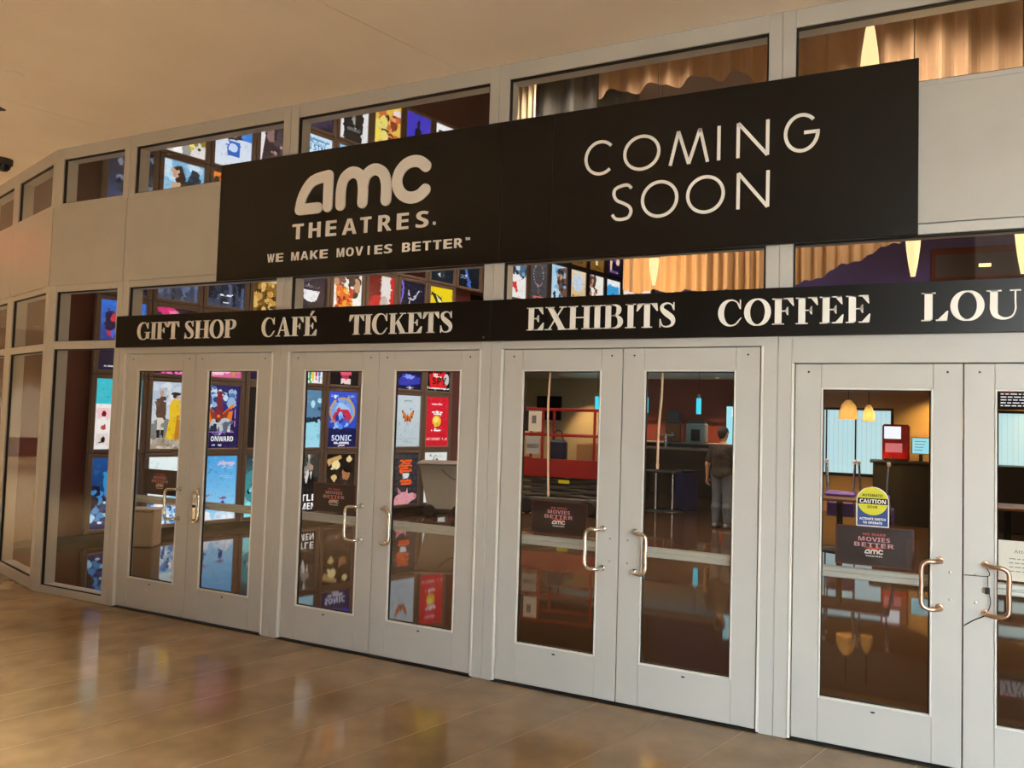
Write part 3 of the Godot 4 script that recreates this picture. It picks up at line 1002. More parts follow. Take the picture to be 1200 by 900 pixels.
		"8,4":
			pv("14181c", "1c242c")
			pe(0.5, 0.85, 0.14, 0.05, "e8e8e8")
			ps(8, 0.1, 0.5, 0.9, 0.9, 0.12, ["0c1014", "2c343c"])
		"9,4":
			pv("10202c", "0c141c")
			for i in 20:
				pe(0.6 - 0.3 * cos(i / 13.0), 0.3 + i * 0.035, 0.06, 0.03, "4c6cc8")
			lines_of_print(0.1, 0.4, 0.75, 4, "c8d4dc")
		"11,4":
			pv("f4f0ec", "f0ece8")
			ps(16, 0.1, 0.1, 0.9, 0.55, 0.2, ["4c6c88", "c8d4dc", "243444", "8ca4b8"])
			pe(0.3, 0.7, 0.2, 0.06, "d02c2c")
			ps(8, 0.1, 0.65, 0.5, 0.8, 0.08, ["e03c3c", "b01c1c"])
		"12,4":
			pv("4c4a4c", "444244")
			for i in 24:
				var a := i / 24.0 * TAU
				pe(0.5 + cos(a) * 0.28, 0.35 + sin(a) * 0.26, 0.022, 0.016, "c8b4a8")
			pr(0.49, 0.6, 0.03, 0.2, "c88c7c")
			pr(0.2, 0.86, 0.6, 0.03, "d0786c")
		"13,4":
			pv("a8d0e8", "c8e0ec")
			pg([0.3, 0.1, 1.0, 0.0, 1.0, 0.9, 0.5, 0.6], "6c5040")
			ps(30, 0.2, 0.1, 0.9, 0.9, 0.1, ["385878", "88b0cc", "403028", "c8a080", "1c2c44"])
		"14,4":
			pv("e8d8b8", "d8b070")
			pe(0.5, 0.3, 0.36, 0.22, "c8d4e4")
			for i in 4:
				figure(0.2 + i * 0.2, 0.55, 0.42, ["8c6c3c", "c89c4c", "6c5434", "503c2c"][i], "4c3c2c", "e0b890")
		"15,4":
			pv("f4f0e4", "ece8dc")
			ps(18, 0.05, 0.1, 0.5, 0.7, 0.13, ["8c4c40", "c88c70", "4c3c38", "2c2c34"])
			ps(10, 0.4, 0.6, 0.9, 0.95, 0.12, ["3c3c44", "8c8884", "1c1c20"])
		"16,4":
			pv("eef2f2", "eef2f2")
			pr(0.06, 0.16, 0.88, 0.7, "3c9cd8")
			pr(0.44, 0.35, 0.1, 0.2, "1c4c80")
		"17,4":
			pv("ece4e8", "f0e8ec")
			figure(0.5, 0.25, 0.9, "14141a", "14141a", "1c1618")
			pe(0.5, 0.3, 0.12, 0.06, "8c5c3c")
		"18,4":
			pv("f2f2f2", "f4f4f4")
			lines_of_print(0.15, 0.9, 0.35, 4, "5c5c64", 0.05)
		_:
			var pal: Array = [["2a3860", "0c1428", "c8d0e0", "5c7cb8", "e0a050"], ["7c2020", "280808", "f0d0a0", "c84030", "202020"], ["e8e4da", "c8c0b0", "303030", "a04030", "5c88a0"], ["204838", "0c1c18", "a8d0a0", "e0d080", "142820"], ["3c2858", "140c24", "d0a0e0", "f0c8a0", "6040a0"], ["c8a050", "6c4818", "2c1c0c", "f4e4b0", "8c2c1c"]][rng.randi() % 6]
			pv(pal[0], pal[1])
			ps(22, 0.1, 0.15, 0.9, 0.7, 0.14, [pal[2], pal[3], pal[1], pal[4]])
			figure(0.3 + rng.randf() * 0.4, 0.25, 0.6, pal[1], pal[3], pal[2])
			lines_of_print(0.2, 0.8, 0.86, 3, pal[2])

# ------------------------------------------------------------------ the glazed shop front
const P := 1.781
const HM := 0.0725
const TOP := 4.014

func frame_mat() -> StandardMaterial3D:
	return M["frame"]

func mullion(parent: Node, x: float, half := HM, y0 := 0.0, y1 := TOP) -> void:
	var s := ST()
	b6(s, x - half, x - 0.002, y0, y1, -0.14, 0.0, 0.002)
	b6(s, x + 0.002, x + half, y0, y1, -0.14, 0.0, 0.002)
	b6(s, x - 0.003, x + 0.003, y0, y1, -0.135, -0.006)
	part(parent, "mullion", s, frame_mat())

func rail(parent: Node, x0: float, x1: float, y0: float, y1: float, called := "rail") -> void:
	var s := ST()
	b6(s, x0 + 0.0005, x1 - 0.0005, y0, y1, -0.14, -0.001, 0.002)
	part(parent, called, s, frame_mat())

func window(n: int, label: String, at: Vector3, turn: float, x0: float, x1: float, y0: float, y1: float) -> void:
	var o := struct("window_%d" % n, label, at, turn)
	var s := ST()
	b6(s, x0 + 0.002, x1 - 0.002, y0 + 0.002, y1 - 0.002, -0.0205, -0.0195)
	s = ST()
	quad(s, Vector3(x0, y0, -0.02), Vector3(x1, y0, -0.02), Vector3(x1, y1, -0.02), Vector3(x0, y1, -0.02), Vector3.BACK)
	part(o, "glass_pane", s, M["glass"])
	s = ST()
	var g := 0.011
	b6(s, x0, x0 + g, y0, y1, -0.034, -0.012)
	b6(s, x1 - g, x1, y0, y1, -0.034, -0.012)
	b6(s, x0 + g, x1 - g, y1 - g, y1, -0.034, -0.012)
	b6(s, x0 + g, x1 - g, y0, y0 + g * 0.6, -0.034, -0.012)
	part(o, "gasket", s, M["rubber"])

func panel(parent: Node, x0: float, x1: float) -> void:
	var s := ST()
	b6(s, x0 + 0.003, x1 - 0.003, 2.748, 3.472, 0.0006, 0.008, 0.002)
	part(parent, "panel", s, M["panel"])
	s = ST()
	b6(s, x0 + 0.075, x1 - 0.075, 2.747, 3.473, -0.12, -0.03)
	part(parent, "backing", s, M["frame"])

func pull(parent: Node, sg: float, m: Material) -> void:
	# offset D pull: mounts on the meeting stile, the grip stands out over the glass
	var mx := sg * -0.30
	var gx := sg * -0.215
	var p := [Vector3(mx, 1.025, -0.01), Vector3(mx, 1.025, 0.035), Vector3(mx - (mx - gx) * 0.35, 1.025, 0.06), Vector3(gx + (mx - gx) * 0.25, 1.022, 0.065), Vector3(gx, 0.995, 0.065), Vector3(gx, 0.91, 0.065), Vector3(gx, 0.82, 0.065), Vector3(gx + (mx - gx) * 0.25, 0.793, 0.065), Vector3(mx - (mx - gx) * 0.35, 0.79, 0.06), Vector3(mx, 0.79, 0.035), Vector3(mx, 0.79, -0.01)]
	var s := ST()
	tube(s, smooth_path(p, 4), 0.0115, 10)
	var h := part(parent, "pull_handle", s, m)
	for yy in [1.025, 0.79]:
		s = ST()
		lathe(s, [Vector2(0, 0.006), Vector2(0.018, 0.006), Vector2(0.02, 0), Vector2(0.02, -0.002)], Vector3(mx, yy, -0.0095), 14, Basis(Vector3.RIGHT, PI / 2))
		part(h, "rose", s, m)

# sg = -1: the leaf left of the meeting edge, +1: the leaf right of it
func door(n: int, cx: float, sg: float, top: float, g0: float, g1: float, label: String, pullm: Material) -> Node3D:
	var o := struct("door_%d" % n, label, Vector3(cx + sg * 0.40, 0, 0))
	var w := 0.397
	var gw := 0.266
	var z0 := -0.055
	var z1 := -0.010
	for k in [-1.0, 1.0]:
		var s := ST()
		b6(s, k * gw, k * w, 0.014, top - 0.003, z0, z1, 0.002)
		part(o, "stile", s, M["frame"])
	for q in [[0.014, g0], [g1, top - 0.003]]:
		var s := ST()
		b6(s, -gw + 0.0008, gw - 0.0008, q[0], q[1], z0, z1 - 0.0006, 0.002)
		part(o, "door_rail", s, M["frame"])
	var s := ST()
	var b := 0.010
	b6(s, -gw, -gw + b, g0, g1, -0.030, -0.005, 0.003)
	b6(s, gw - b, gw, g0, g1, -0.030, -0.005, 0.003)
	b6(s, -gw + b, gw - b, g1 - b, g1, -0.030, -0.005, 0.003)
	b6(s, -gw + b, gw - b, g0, g0 + b, -0.030, -0.005, 0.003)
	part(o, "glazing_bead", s, M["bead"])
	s = ST()
	var d := b + 0.006
	b6(s, -gw + b, -gw + d, g0 + b, g1 - b, -0.036, -0.022)
	b6(s, gw - d, gw - b, g0 + b, g1 - b, -0.036, -0.022)
	b6(s, -gw + d, gw - d, g1 - d, g1 - b, -0.036, -0.022)
	b6(s, -gw + d, gw - d, g0 + b, g0 + d, -0.036, -0.022)
	part(o, "gasket", s, M["rubber"])
	s = ST()
	quad(s, Vector3(-gw + b, g0 + b, -0.028), Vector3(gw - b, g0 + b, -0.028), Vector3(gw - b, g1 - b, -0.028), Vector3(-gw + b, g1 - b, -0.028), Vector3.BACK)
	part(o, "glass_pane", s, M["glass"])
	s = ST()
	b6(s, -0.375, 0.375, 0.872, 0.932, -0.105, -0.075, 0.006)
	b6(s, -0.375, 0.375, 0.896, 0.908, -0.075, -0.066, 0.003)
	b6(s, -0.385, -0.33, 0.865, 0.94, -0.075, -0.055, 0.003)
	b6(s, 0.33, 0.385, 0.865, 0.94, -0.075, -0.055, 0.003)
	part(o, "push_bar", s, M["bar"])
	pull(o, sg, pullm)
	for yy in [0.97, 0.835]:
		s = ST()
		lathe(s, [Vector2(0, 0.004), Vector2(0.005, 0.003), Vector2(0.0075, 0), Vector2(0.0075, -0.003)], Vector3(-sg * 0.345, yy, z1), 10, Basis(Vector3.RIGHT, PI / 2))
		part(o, "bolt", s, M["steel"])
	for xx in [-0.33, 0.33]:
		s = ST()
		lathe(s, [Vector2(0, 0.002), Vector2(0.005, 0.002), Vector2(0.006, 0)], Vector3(xx, top - 0.045, z1), 8, Basis(Vector3.RIGHT, PI / 2))
		part(o, "screw", s, M["dark_metal"])
	s = ST()
	for k in 10:
		var a0 := TAU * k / 10
		var a1 := TAU * (k + 1) / 10
		var f := Vector3(0.012, 0.005, 0)
		tri(s, Vector3(0.0, g0 - 0.028, z1 + 0.0015), Vector3(0, g0 - 0.028, z1 + 0.0015) + Vector3(cos(a0), sin(a0), 0) * f, Vector3(0, g0 - 0.028, z1 + 0.0015) + Vector3(cos(a1), sin(a1), 0) * f, Vector3.BACK)
	part(o, "maker_mark", s, M["dark_metal"])
	return o

func amc_logo(parent: Node, sc: float, o: Vector2, z0: float, z1: float, w: float, m: Material) -> void:
	# the theatre chain's rounded lettering, as on the sign
	var L := [[[-2.345, 3.181, -2.515, 3.181], 0], [[-2.518, 3.182, -2.490, 3.285, -2.405, 3.385, -2.255, 3.412], 4], [[-2.255, 3.412, -2.255, 3.181], 0],
		[[-2.138, 3.181, -2.137, 3.300, -2.110, 3.378, -2.040, 3.412, -1.970, 3.378, -1.944, 3.300, -1.944, 3.181], 4],
		[[-1.944, 3.300, -1.918, 3.378, -1.848, 3.412, -1.776, 3.378, -1.744, 3.300, -1.742, 3.181], 4]]
	var li := 0
	for q in L:
		var s := ST()
		var pts := []
		for i in range(0, q[0].size(), 2):
			pts.append(Vector3((q[0][i] - o.x) * sc, (q[0][i + 1] - o.y) * sc, w * sc))
		stroke(s, pts, z0, z1 + 0.0006 * sc * li, q[1], false, true)
		li += 1
		part(parent, "letter", s, m)
	var s2 := ST()
	var pc := []
	for k in 13:
		var a := deg_to_rad(40.0 + 280.0 * k / 12)
		pc.append(Vector3((-1.522 + cos(a) * 0.132 - o.x) * sc, (3.305 + sin(a) * 0.128 - o.y) * sc, w * sc))
	stroke(s2, pc, z0, z1, 3, false, true)
	part(parent, "letter", s2, m)

func thin_word(parent: Node, txt: String, boxes: Array, y0: float, y1: float, z0: float, z1: float, w: float, m: Material) -> void:
	for i in txt.length():
		var x0: float = boxes[i][0]
		var x1: float = boxes[i][1]
		var cx := (x0 + x1) / 2
		var cy := (y0 + y1) / 2
		var rx := (x1 - x0) / 2
		var ry := (y1 - y0) / 2
		var s := ST()
		match txt[i]:
			"O":
				var p := []
				for k in 24:
					p.append(Vector3(cx + cos(TAU * k / 24) * rx, cy + sin(TAU * k / 24) * ry, w))
				stroke(s, p, z0, z1, 2, true)
			"C", "G":
				var p := []
				var a1 := 312.0 if txt[i] == "C" else 360.0
				for k in 19:
					var a := deg_to_rad(44.0 + (a1 - 44.0) * k / 18)
					p.append(Vector3(cx + cos(a) * rx * (1.25 if txt[i] == "C" else 1.0), cy + sin(a) * ry, w))
				stroke(s, p, z0, z1, 2)
				if txt[i] == "G":
					stroke(s, [Vector3(cx + rx + w / 2, cy, w), Vector3(cx + rx * 0.15, cy, w)], z0, z1)
			"M":
				stroke(s, [Vector3(x0, y0, w), Vector3(x0 + rx * 0.42, y1, w)], z0, z1)
				stroke(s, [Vector3(x0 + rx * 0.42, y1, w), Vector3(cx, y0, w)], z0, z1)
				stroke(s, [Vector3(cx, y0, w), Vector3(x1 - rx * 0.42, y1, w)], z0, z1)
				stroke(s, [Vector3(x1 - rx * 0.42, y1, w), Vector3(x1, y0, w)], z0, z1)
			"I":
				stroke(s, [Vector3(cx, y0, w), Vector3(cx, y1, w)], z0, z1)
			"N":
				stroke(s, [Vector3(x0, y0, w), Vector3(x0, y1, w)], z0, z1)
				stroke(s, [Vector3(x0, y1, w), Vector3(x1, y0, w)], z0, z1)
				stroke(s, [Vector3(x1, y0, w), Vector3(x1, y1, w)], z0, z1)
			"S":
				var q := [0.95, 0.80, 0.60, 1.0, 0.0, 1.0, -0.72, 0.84, -0.86, 0.50, -0.55, 0.16, 0.10, -0.04, 0.72, -0.26, 0.96, -0.56, 0.70, -0.90, 0.05, -1.0, -0.62, -0.94, -1.0, -0.68]
				var p := []
				for k in range(0, q.size(), 2):
					p.append(Vector3(cx + q[k] * rx, cy + q[k + 1] * ry, w))
				stroke(s, p, z0, z1, 4)
		part(parent, "letter", s, m)

func facade() -> void:
	var o := struct("wall_front", "white aluminium shop front framing with flush panels above the doors")
	var mx := [-P * 2.5, -P * 1.5, -P * 0.5, P * 0.5, P * 1.5]
	for x in mx:
		mullion(o, x)
	var s := ST()
	b6(s, -5.435, -5.335, 0, TOP, -0.14, 0.0, 0.002)
	part(o, "corner_post", s, frame_mat())
	var bays := [[-5.335, mx[0] - HM]]
	for i in 4:
		bays.append([mx[i] + HM, mx[i + 1] - HM])
	var places := ["beside the corner post", "above the gift shop lettering", "above the tickets lettering", "above the exhibits lettering", "above the lounge lettering"]
	for i in 5:
		var x0: float = bays[i][0]
		var x1: float = bays[i][1]
		rail(o, x0, x1, 3.912, TOP)
		rail(o, x0, x1, 3.474, 3.502)
		rail(o, x0, x1, 2.692, 2.746)
		panel(o, (-5.435 if i == 0 else mx[i - 1]), mx[i])
		window(i + 1, "long clerestory window pane under the ceiling " + places[i], Vector3.ZERO, 0.0, x0, x1, 3.502, 3.912)
		window(i + 6, "low transom window pane between sign boards " + places[i], Vector3.ZERO, 0.0, x0, x1, 2.24, 2.692)
		if i == 0:
			rail(o, x0, x1, 2.172, 2.24)
			rail(o, x0, x1, 0.0, 0.062, "sill")
			window(11, "tall fixed side window left of the leftmost doors", Vector3.ZERO, 0.0, x0, x1, 0.062, 2.172)
		else:
			var dt := 2.025 if i == 4 else 2.122
			rail(o, x0, x1, dt, 2.24, "door_header")
			for k in [[x0, x0 + 0.0155], [x1 - 0.0155, x1]]:
				var sj := ST()
				b6(sj, k[0], k[1], 0.0, dt, -0.12, 0.006, 0.003)
				part(o, "jamb", sj, M["bead"])
			var sh := ST()
			b6(sh, x0, x1, 0.0, 0.008, -0.12, 0.01, 0.002)
			part(o, "threshold", sh, M["dark_metal"])
	var which := ["under the gift shop and café lettering", "under the tickets lettering", "under the exhibits lettering", "under the lounge lettering"]
	for i in 4:
		var cx := P * (i - 2)
		cx = -P * 2 + P * i
		var t := 2.022 if i == 3 else 2.119
		var pm: Material = M["bronze"] if i == 3 else M["chrome"]
		for k in [-1.0, 1.0]:
			var d := door(i * 2 + (1 if k < 0 else 2), cx, k, t, 0.242 if i == 3 else 0.256, 1.892 if i == 3 else 1.988, "white framed glass door leaf, %s of the pair %s" % ["left" if k < 0 else "right", which[i]], pm)
			if i == 0 and k > 0:
				s = ST()
				b6(s, -0.350, -0.318, 0.80, 0.99, -0.010, -0.002, 0.003)
				var pl := part(d, "lock_plate", s, M["chrome"])
				s = ST()
				lathe(s, [Vector2(0, 0.008), Vector2(0.011, 0.008), Vector2(0.012, 0)], Vector3(-0.336, 0.90, -0.002), 12, Basis(Vector3.RIGHT, PI / 2))
				part(pl, "lock_cylinder", s, M["dark_metal"])
	# wall to the right of the shop front, out of frame
	var wr := struct("wall_front_right", "plain pale wall continuing right of the shop front")
	s = ST()
	b6(s, P * 1.5 + HM + 0.002, 9.2, 0, TOP, -0.14, 0.0)
	part(wr, "wall_surface", s, M["cream"])
	# the wing, turned back at the corner
	var turn := -0.2942
	var at := Vector3(-5.437, 0, 0)
	var w := struct("wall_wing", "white framed glazed wing turning back left of the corner post", at, turn)
	for q in [[-0.002, -0.09], [-1.10, -1.29], [-2.30, -2.49]]:
		s = ST()
		b6(s, q[1], q[0], 0, TOP, -0.13, 0.0, 0.002)
		part(w, "mullion", s, frame_mat())
	var n := 12
	for q in [[-1.10, -0.09], [-2.30, -1.29]]:
		rail(w, q[0], q[1], 3.905, TOP)
		rail(w, q[0], q[1], 3.474, 3.505)
		rail(w, q[0], q[1], 2.70, 2.746)
		rail(w, q[0], q[1], 2.16, 2.225)
		rail(w, q[0], q[1], 0.0, 0.10, "sill")
		var far := "nearest the corner post" if n == 12 else "farther from the corner post"
		window(n, "upper wing window pane under the ceiling, " + far, at, turn, q[0], q[1], 3.505, 3.905)
		window(n + 1, "middle wing window pane over the transom, " + far, at, turn, q[0], q[1], 2.225, 2.70)
		window(n + 2, "tall lower wing window pane, " + far, at, turn, q[0], q[1], 0.10, 2.16)
		n += 3
	for q in [[-1.195, -0.003], [-2.39, -1.195]]:
		panel(w, q[0], q[1])
	s = ST()
	b6(s, -22.0, -2.49, 0, TOP, -0.13, 0.0)
	part(w, "wall_surface", s, M["cream"])

func signs() -> void:
	var z0 := 0.009
	var z1 := 0.032
	var o := thing("theatre_sign", "black sign board with white rounded logo, THEATRES and WE MAKE MOVIES BETTER", "sign", Vector3(-2.09, 2.684, 0))
	var s := ST()
	b6(s, -1.25, 1.248, 0, 0.932, z0, z1, 0.002)
	part(o, "board", s, M["sign"])
	amc_logo(o, 1.0, Vector2(-2.09, 2.684), z1, z1 + 0.012, 0.082, M["letters"])
	var x := -2.58
	var adv := [0.135, 0.158, 0.137, 0.16, 0.140, 0.158, 0.137, 0.12]
	var wd := [0.105, 0.108, 0.095, 0.125, 0.095, 0.112, 0.095, 0.10]
	var pitch := 1.215 / 7.9
	for i in 8:
		words(o, "letter", "THEATRES"[i], "bold", x + 2.09, x + wd[i] + 2.09, 0.278, 0.392, z1 + 0.006, M["letters"], 0.006)
		x += pitch * (1.02 if i != 2 else 0.98)
	words(o, "letter", "®", "bold", 0.738, 0.762, 0.288, 0.312, z1 + 0.006, M["letters"], 0.006)
	var ws := [["WE", -0.735, -0.562], ["MAKE", -0.500, -0.142], ["MOVIES", -0.075, 0.420], ["BETTER", 0.488, 0.985]]
	for q in ws:
		var n: int = q[0].length()
		var step: float = (q[2] - q[1]) / n
		for i in n:
			var c: float = q[1] + step * (i + 0.5)
			if q[0][i] == "I":
				s = ST()
				flat4(s, Vector2(c - 0.008, 0.118), Vector2(c + 0.008, 0.118), Vector2(c + 0.008, 0.182), Vector2(c - 0.008, 0.182), z1, z1 + 0.004)
				part(o, "letter", s, M["letters"])
				continue
			words(o, "letter", q[0][i], "bold", c - step * 0.40, c + step * 0.40, 0.118, 0.182, z1 + 0.004, M["letters"], 0.004)
	words(o, "letter", "TM", "bold", 0.995, 1.03, 0.165, 0.183, z1 + 0.004, M["letters"], 0.004)
	var f := thing("sign_filler_board", "narrow blank black board between the two lettered sign boards", "sign board", Vector3(-0.66, 2.684, 0))
	s = ST()
	b6(s, -0.180, 0.177, 0, 0.932, z0, z1, 0.002)
	part(f, "board", s, M["sign"])
	var c := thing("coming_soon_sign", "large black sign board with thin white COMING SOON lettering", "sign", Vector3(0.546, 2.684, 0))
	s = ST()
	b6(s, -1.025, 1.025, 0, 0.930, z0, z1 + 0.006, 0.002)
	part(c, "board", s, M["sign"])
	var X := 0.546
	var sh := func(a: Array) -> Array: return a.map(func(q): return [q[0] - X, q[1] - X])
	thin_word(c, "COMING", sh.call([[-0.235, -0.085], [-0.005, 0.205], [0.275, 0.492], [0.545, 0.565], [0.663, 0.823], [0.918, 1.085]]), 0.507, 0.707, z1 + 0.006, z1 + 0.012, 0.0185, M["letters"])
	thin_word(c, "SOON", sh.call([[-0.075, 0.045], [0.112, 0.318], [0.382, 0.585], [0.668, 0.828]]), 0.212, 0.418, z1 + 0.006, z1 + 0.012, 0.0185, M["letters"])
	# the long band
	var b1 := thing("lettered_band_board", "long black band board reading GIFT SHOP, CAFÉ and TICKETS", "sign", Vector3(-2.68, 2.172, 0))
	s = ST()
	b6(s, -1.79, 1.788, 0, 0.268, 0.002, z1, 0.002)
	part(b1, "board", s, M["sign"])
	for q in [["GIFT SHOP", -4.205, -3.09], ["CAFÉ", -2.84, -2.305], ["TICKETS", -2.02, -1.16]]:
		serif_word(b1, q[0], q[1] + 2.68, q[2] + 2.68, 0.062, 0.205, z1, z1 + 0.008, M["letters"])
	s = ST()
	b6(s, 1.74, 1.75, 0.02, 0.03, z1, z1 + 0.002)
	part(b1, "screw", s, M["steel"])
	var b2 := thing("lettered_band_board", "long black band board reading EXHIBITS, COFFEE and LOUNGE", "sign", Vector3(0.93, 2.172, 0))
	s = ST()
	b6(s, -1.817, 1.8, 0, 0.268, 0.002, z1, 0.002)
	part(b2, "board", s, M["sign"])
	for q in [["EXHIBITS", -0.63, 0.335], ["COFFEE", 0.565, 1.36], ["LOUNGE", 1.585, 2.49]]:
		serif_word(b2, q[0], q[1] - 0.93, q[2] - 0.93, 0.062, 0.208, z1, z1 + 0.008, M["letters"])

func door_things() -> void:
	# printed cards behind the door glass
	var at := [[-3.93, "under the gift shop lettering"], [-2.148, "under the tickets lettering"], [-0.40, "under the exhibits lettering"], [1.38, "below the round caution sticker"]]
	for i in 4:
		var o := thing("door_poster", "small dark maroon WE MAKE MOVIES BETTER poster behind door glass " + at[i][1], "poster", Vector3(at[i][0], 0.957, -0.036), 0.0, "posters behind the door glass")
		var s := ST()
		b6(s, -0.187, 0.187, 0, 0.207, -0.003, 0.0)
		part(o, "card", s, M["card_edge"])
		s = ST()
		quad(s, Vector3(-0.180, 0.007, 0.0006), Vector3(0.180, 0.007, 0.0006), Vector3(0.180, 0.200, 0.0006), Vector3(-0.180, 0.200, 0.0006), Vector3.BACK)
		part(o, "print", s, M["card"])
		words(o, "lettering", "WE MAKE", "bold", -0.055, 0.055, 0.160, 0.172, 0.0016, M["print_red"], 0.0008)
		words(o, "lettering", "MOVIES", "bold", -0.075, 0.075, 0.130, 0.152, 0.0016, M["print_pink"], 0.0008)
		words(o, "lettering", "BETTER", "bold", -0.095, 0.095, 0.100, 0.122, 0.0016, M["print_pink"], 0.0008)
		s = ST()
		for k in 9:
			var a := deg_to_rad(200.0 + 140.0 * k / 8)
			stroke(s, [Vector3(cos(a) * 0.012, 0.108 + sin(a) * 0.012, 0.006), Vector3(cos(a) * 0.05, 0.104 + sin(a) * 0.036, 0.001)], 0.0006, 0.001)
		part(o, "print_burst", s, M["print_orange"])
		var lg := Node3D.new()
		lg.name = "logo"
		o.add_child(lg)
		amc_logo(lg, 0.075, Vector2(-1.96, 2.28), 0.0008, 0.0014, 0.075, M["print_white"])
		words(o, "lettering", "THEATRES", "bold", -0.04, 0.04, 0.050, 0.057, 0.0016, M["print_white"], 0.0008)
	var c := thing("caution_sticker", "blue and yellow AUTOMATIC CAUTION DOOR sticker with rounded top", "sticker", Vector3(1.372, 1.165, -0.0265))
	var s := ST()
	flat4(s, Vector2(-0.078, 0), Vector2(0.078, 0), Vector2(0.078, 0.13), Vector2(-0.078, 0.13), -0.001, 0.0)
	disc(s, Vector2(0, 0.13), 0.078, -0.001, 0.0, 28)
	part(c, "sticker_edge", s, M["print_white"])
	s = ST()
	flat4(s, Vector2(-0.073, 0.004), Vector2(0.073, 0.004), Vector2(0.073, 0.13), Vector2(-0.073, 0.13), 0.0, 0.0006)
	part(c, "blue_field", s, M["sticker_blue"])
	s = ST()
	disc(s, Vector2(0, 0.132), 0.073, 0.0004, 0.0012, 28)
	part(c, "yellow_disc", s, M["sticker_yellow"])
	s = ST()
	flat4(s, Vector2(-0.072, 0.117), Vector2(0.072, 0.117), Vector2(0.072, 0.148), Vector2(-0.072, 0.148), 0.0012, 0.0018)
	part(c, "black_bar", s, M["rubber"])
	words(c, "lettering", "AUTOMATIC", "bold", -0.05, 0.05, 0.156, 0.170, 0.0022, M["rubber"], 0.0008)
	words(c, "lettering", "CAUTION", "bold", -0.062, 0.062, 0.122, 0.142, 0.0026, M["print_white"], 0.0008)
	words(c, "lettering", "DOOR", "bold", -0.024, 0.024, 0.096, 0.110, 0.0022, M["rubber"], 0.0008)
	words(c, "lettering", "ACTIVATE SWITCH", "bold", -0.062, 0.062, 0.034, 0.046, 0.0018, M["print_white"], 0.0008)
	words(c, "lettering", "TO OPERATE", "bold", -0.046, 0.046, 0.014, 0.026, 0.0018, M["print_white"], 0.0008)
	var a := thing("paper_notice", "white paper notice headed Attention behind the rightmost door glass", "notice", Vector3(2.07, 0.955, -0.036))
	s = ST()
	b6(s, -0.135, 0.115, 0, 0.195, -0.001, 0.0)
	part(a, "sheet", s, M["paper"])
	words(a, "lettering", "Attention", "regular", -0.07, 0.05, 0.135, 0.152, 0.001, M["print_grey"], 0.0006)
	s = ST()
	for i in 4:
		var x := -0.09
		while x < 0.06:
			var w := rng.randf_range(0.012, 0.03)
			flat4(s, Vector2(x, 0.105 - i * 0.02), Vector2(x + w, 0.105 - i * 0.02), Vector2(x + w, 0.109 - i * 0.02), Vector2(x, 0.109 - i * 0.02), 0.0, 0.0006)
			x += w + 0.006
	part(a, "small_print", s, M["print_grey"])
	var k := thing("key_cord", "thin black cord with a small tag looped round the rightmost pull handle", "cord", Vector3(1.8, 0.8, 0))
	s = ST()
	tube(s, smooth_path([Vector3(-0.014, 0.165, -0.008), Vector3(0.03, 0.168, 0.0), Vector3(0.085, 0.172, 0.01), Vector3(0.092, 0.19, 0.015), Vector3(0.080, 0.21, 0.012)], 5), 0.0022, 6)
	tube(s, smooth_path([Vector3(0.085, 0.172, 0.01), Vector3(0.088, 0.11, 0.006), Vector3(0.098, 0.04, 0.004), Vector3(0.075, -0.02, 0.0), Vector3(0.03, -0.05, -0.002), Vector3(-0.014, -0.085, -0.006)], 5), 0.0022, 6)
	part(k, "loop", s, M["rubber"])
	s = ST()
	b6(s, 0.074, 0.094, 0.085, 0.118, 0.008, 0.014, 0.003)
	part(k, "tag", s, M["rubber"])

# ------------------------------------------------------------------ lit poster wall
const WX := -7.337
const WZ := -1.8335
const WT := 1.2874
const CP := 0.6837
const RP := 0.99
func wall_pt(k: float, y: float, out := 0.0) -> Vector3:
	return Vector3(WX + k * CP * cos(WT) + out * sin(WT), y, WZ - k * CP * sin(WT) + out * cos(WT))

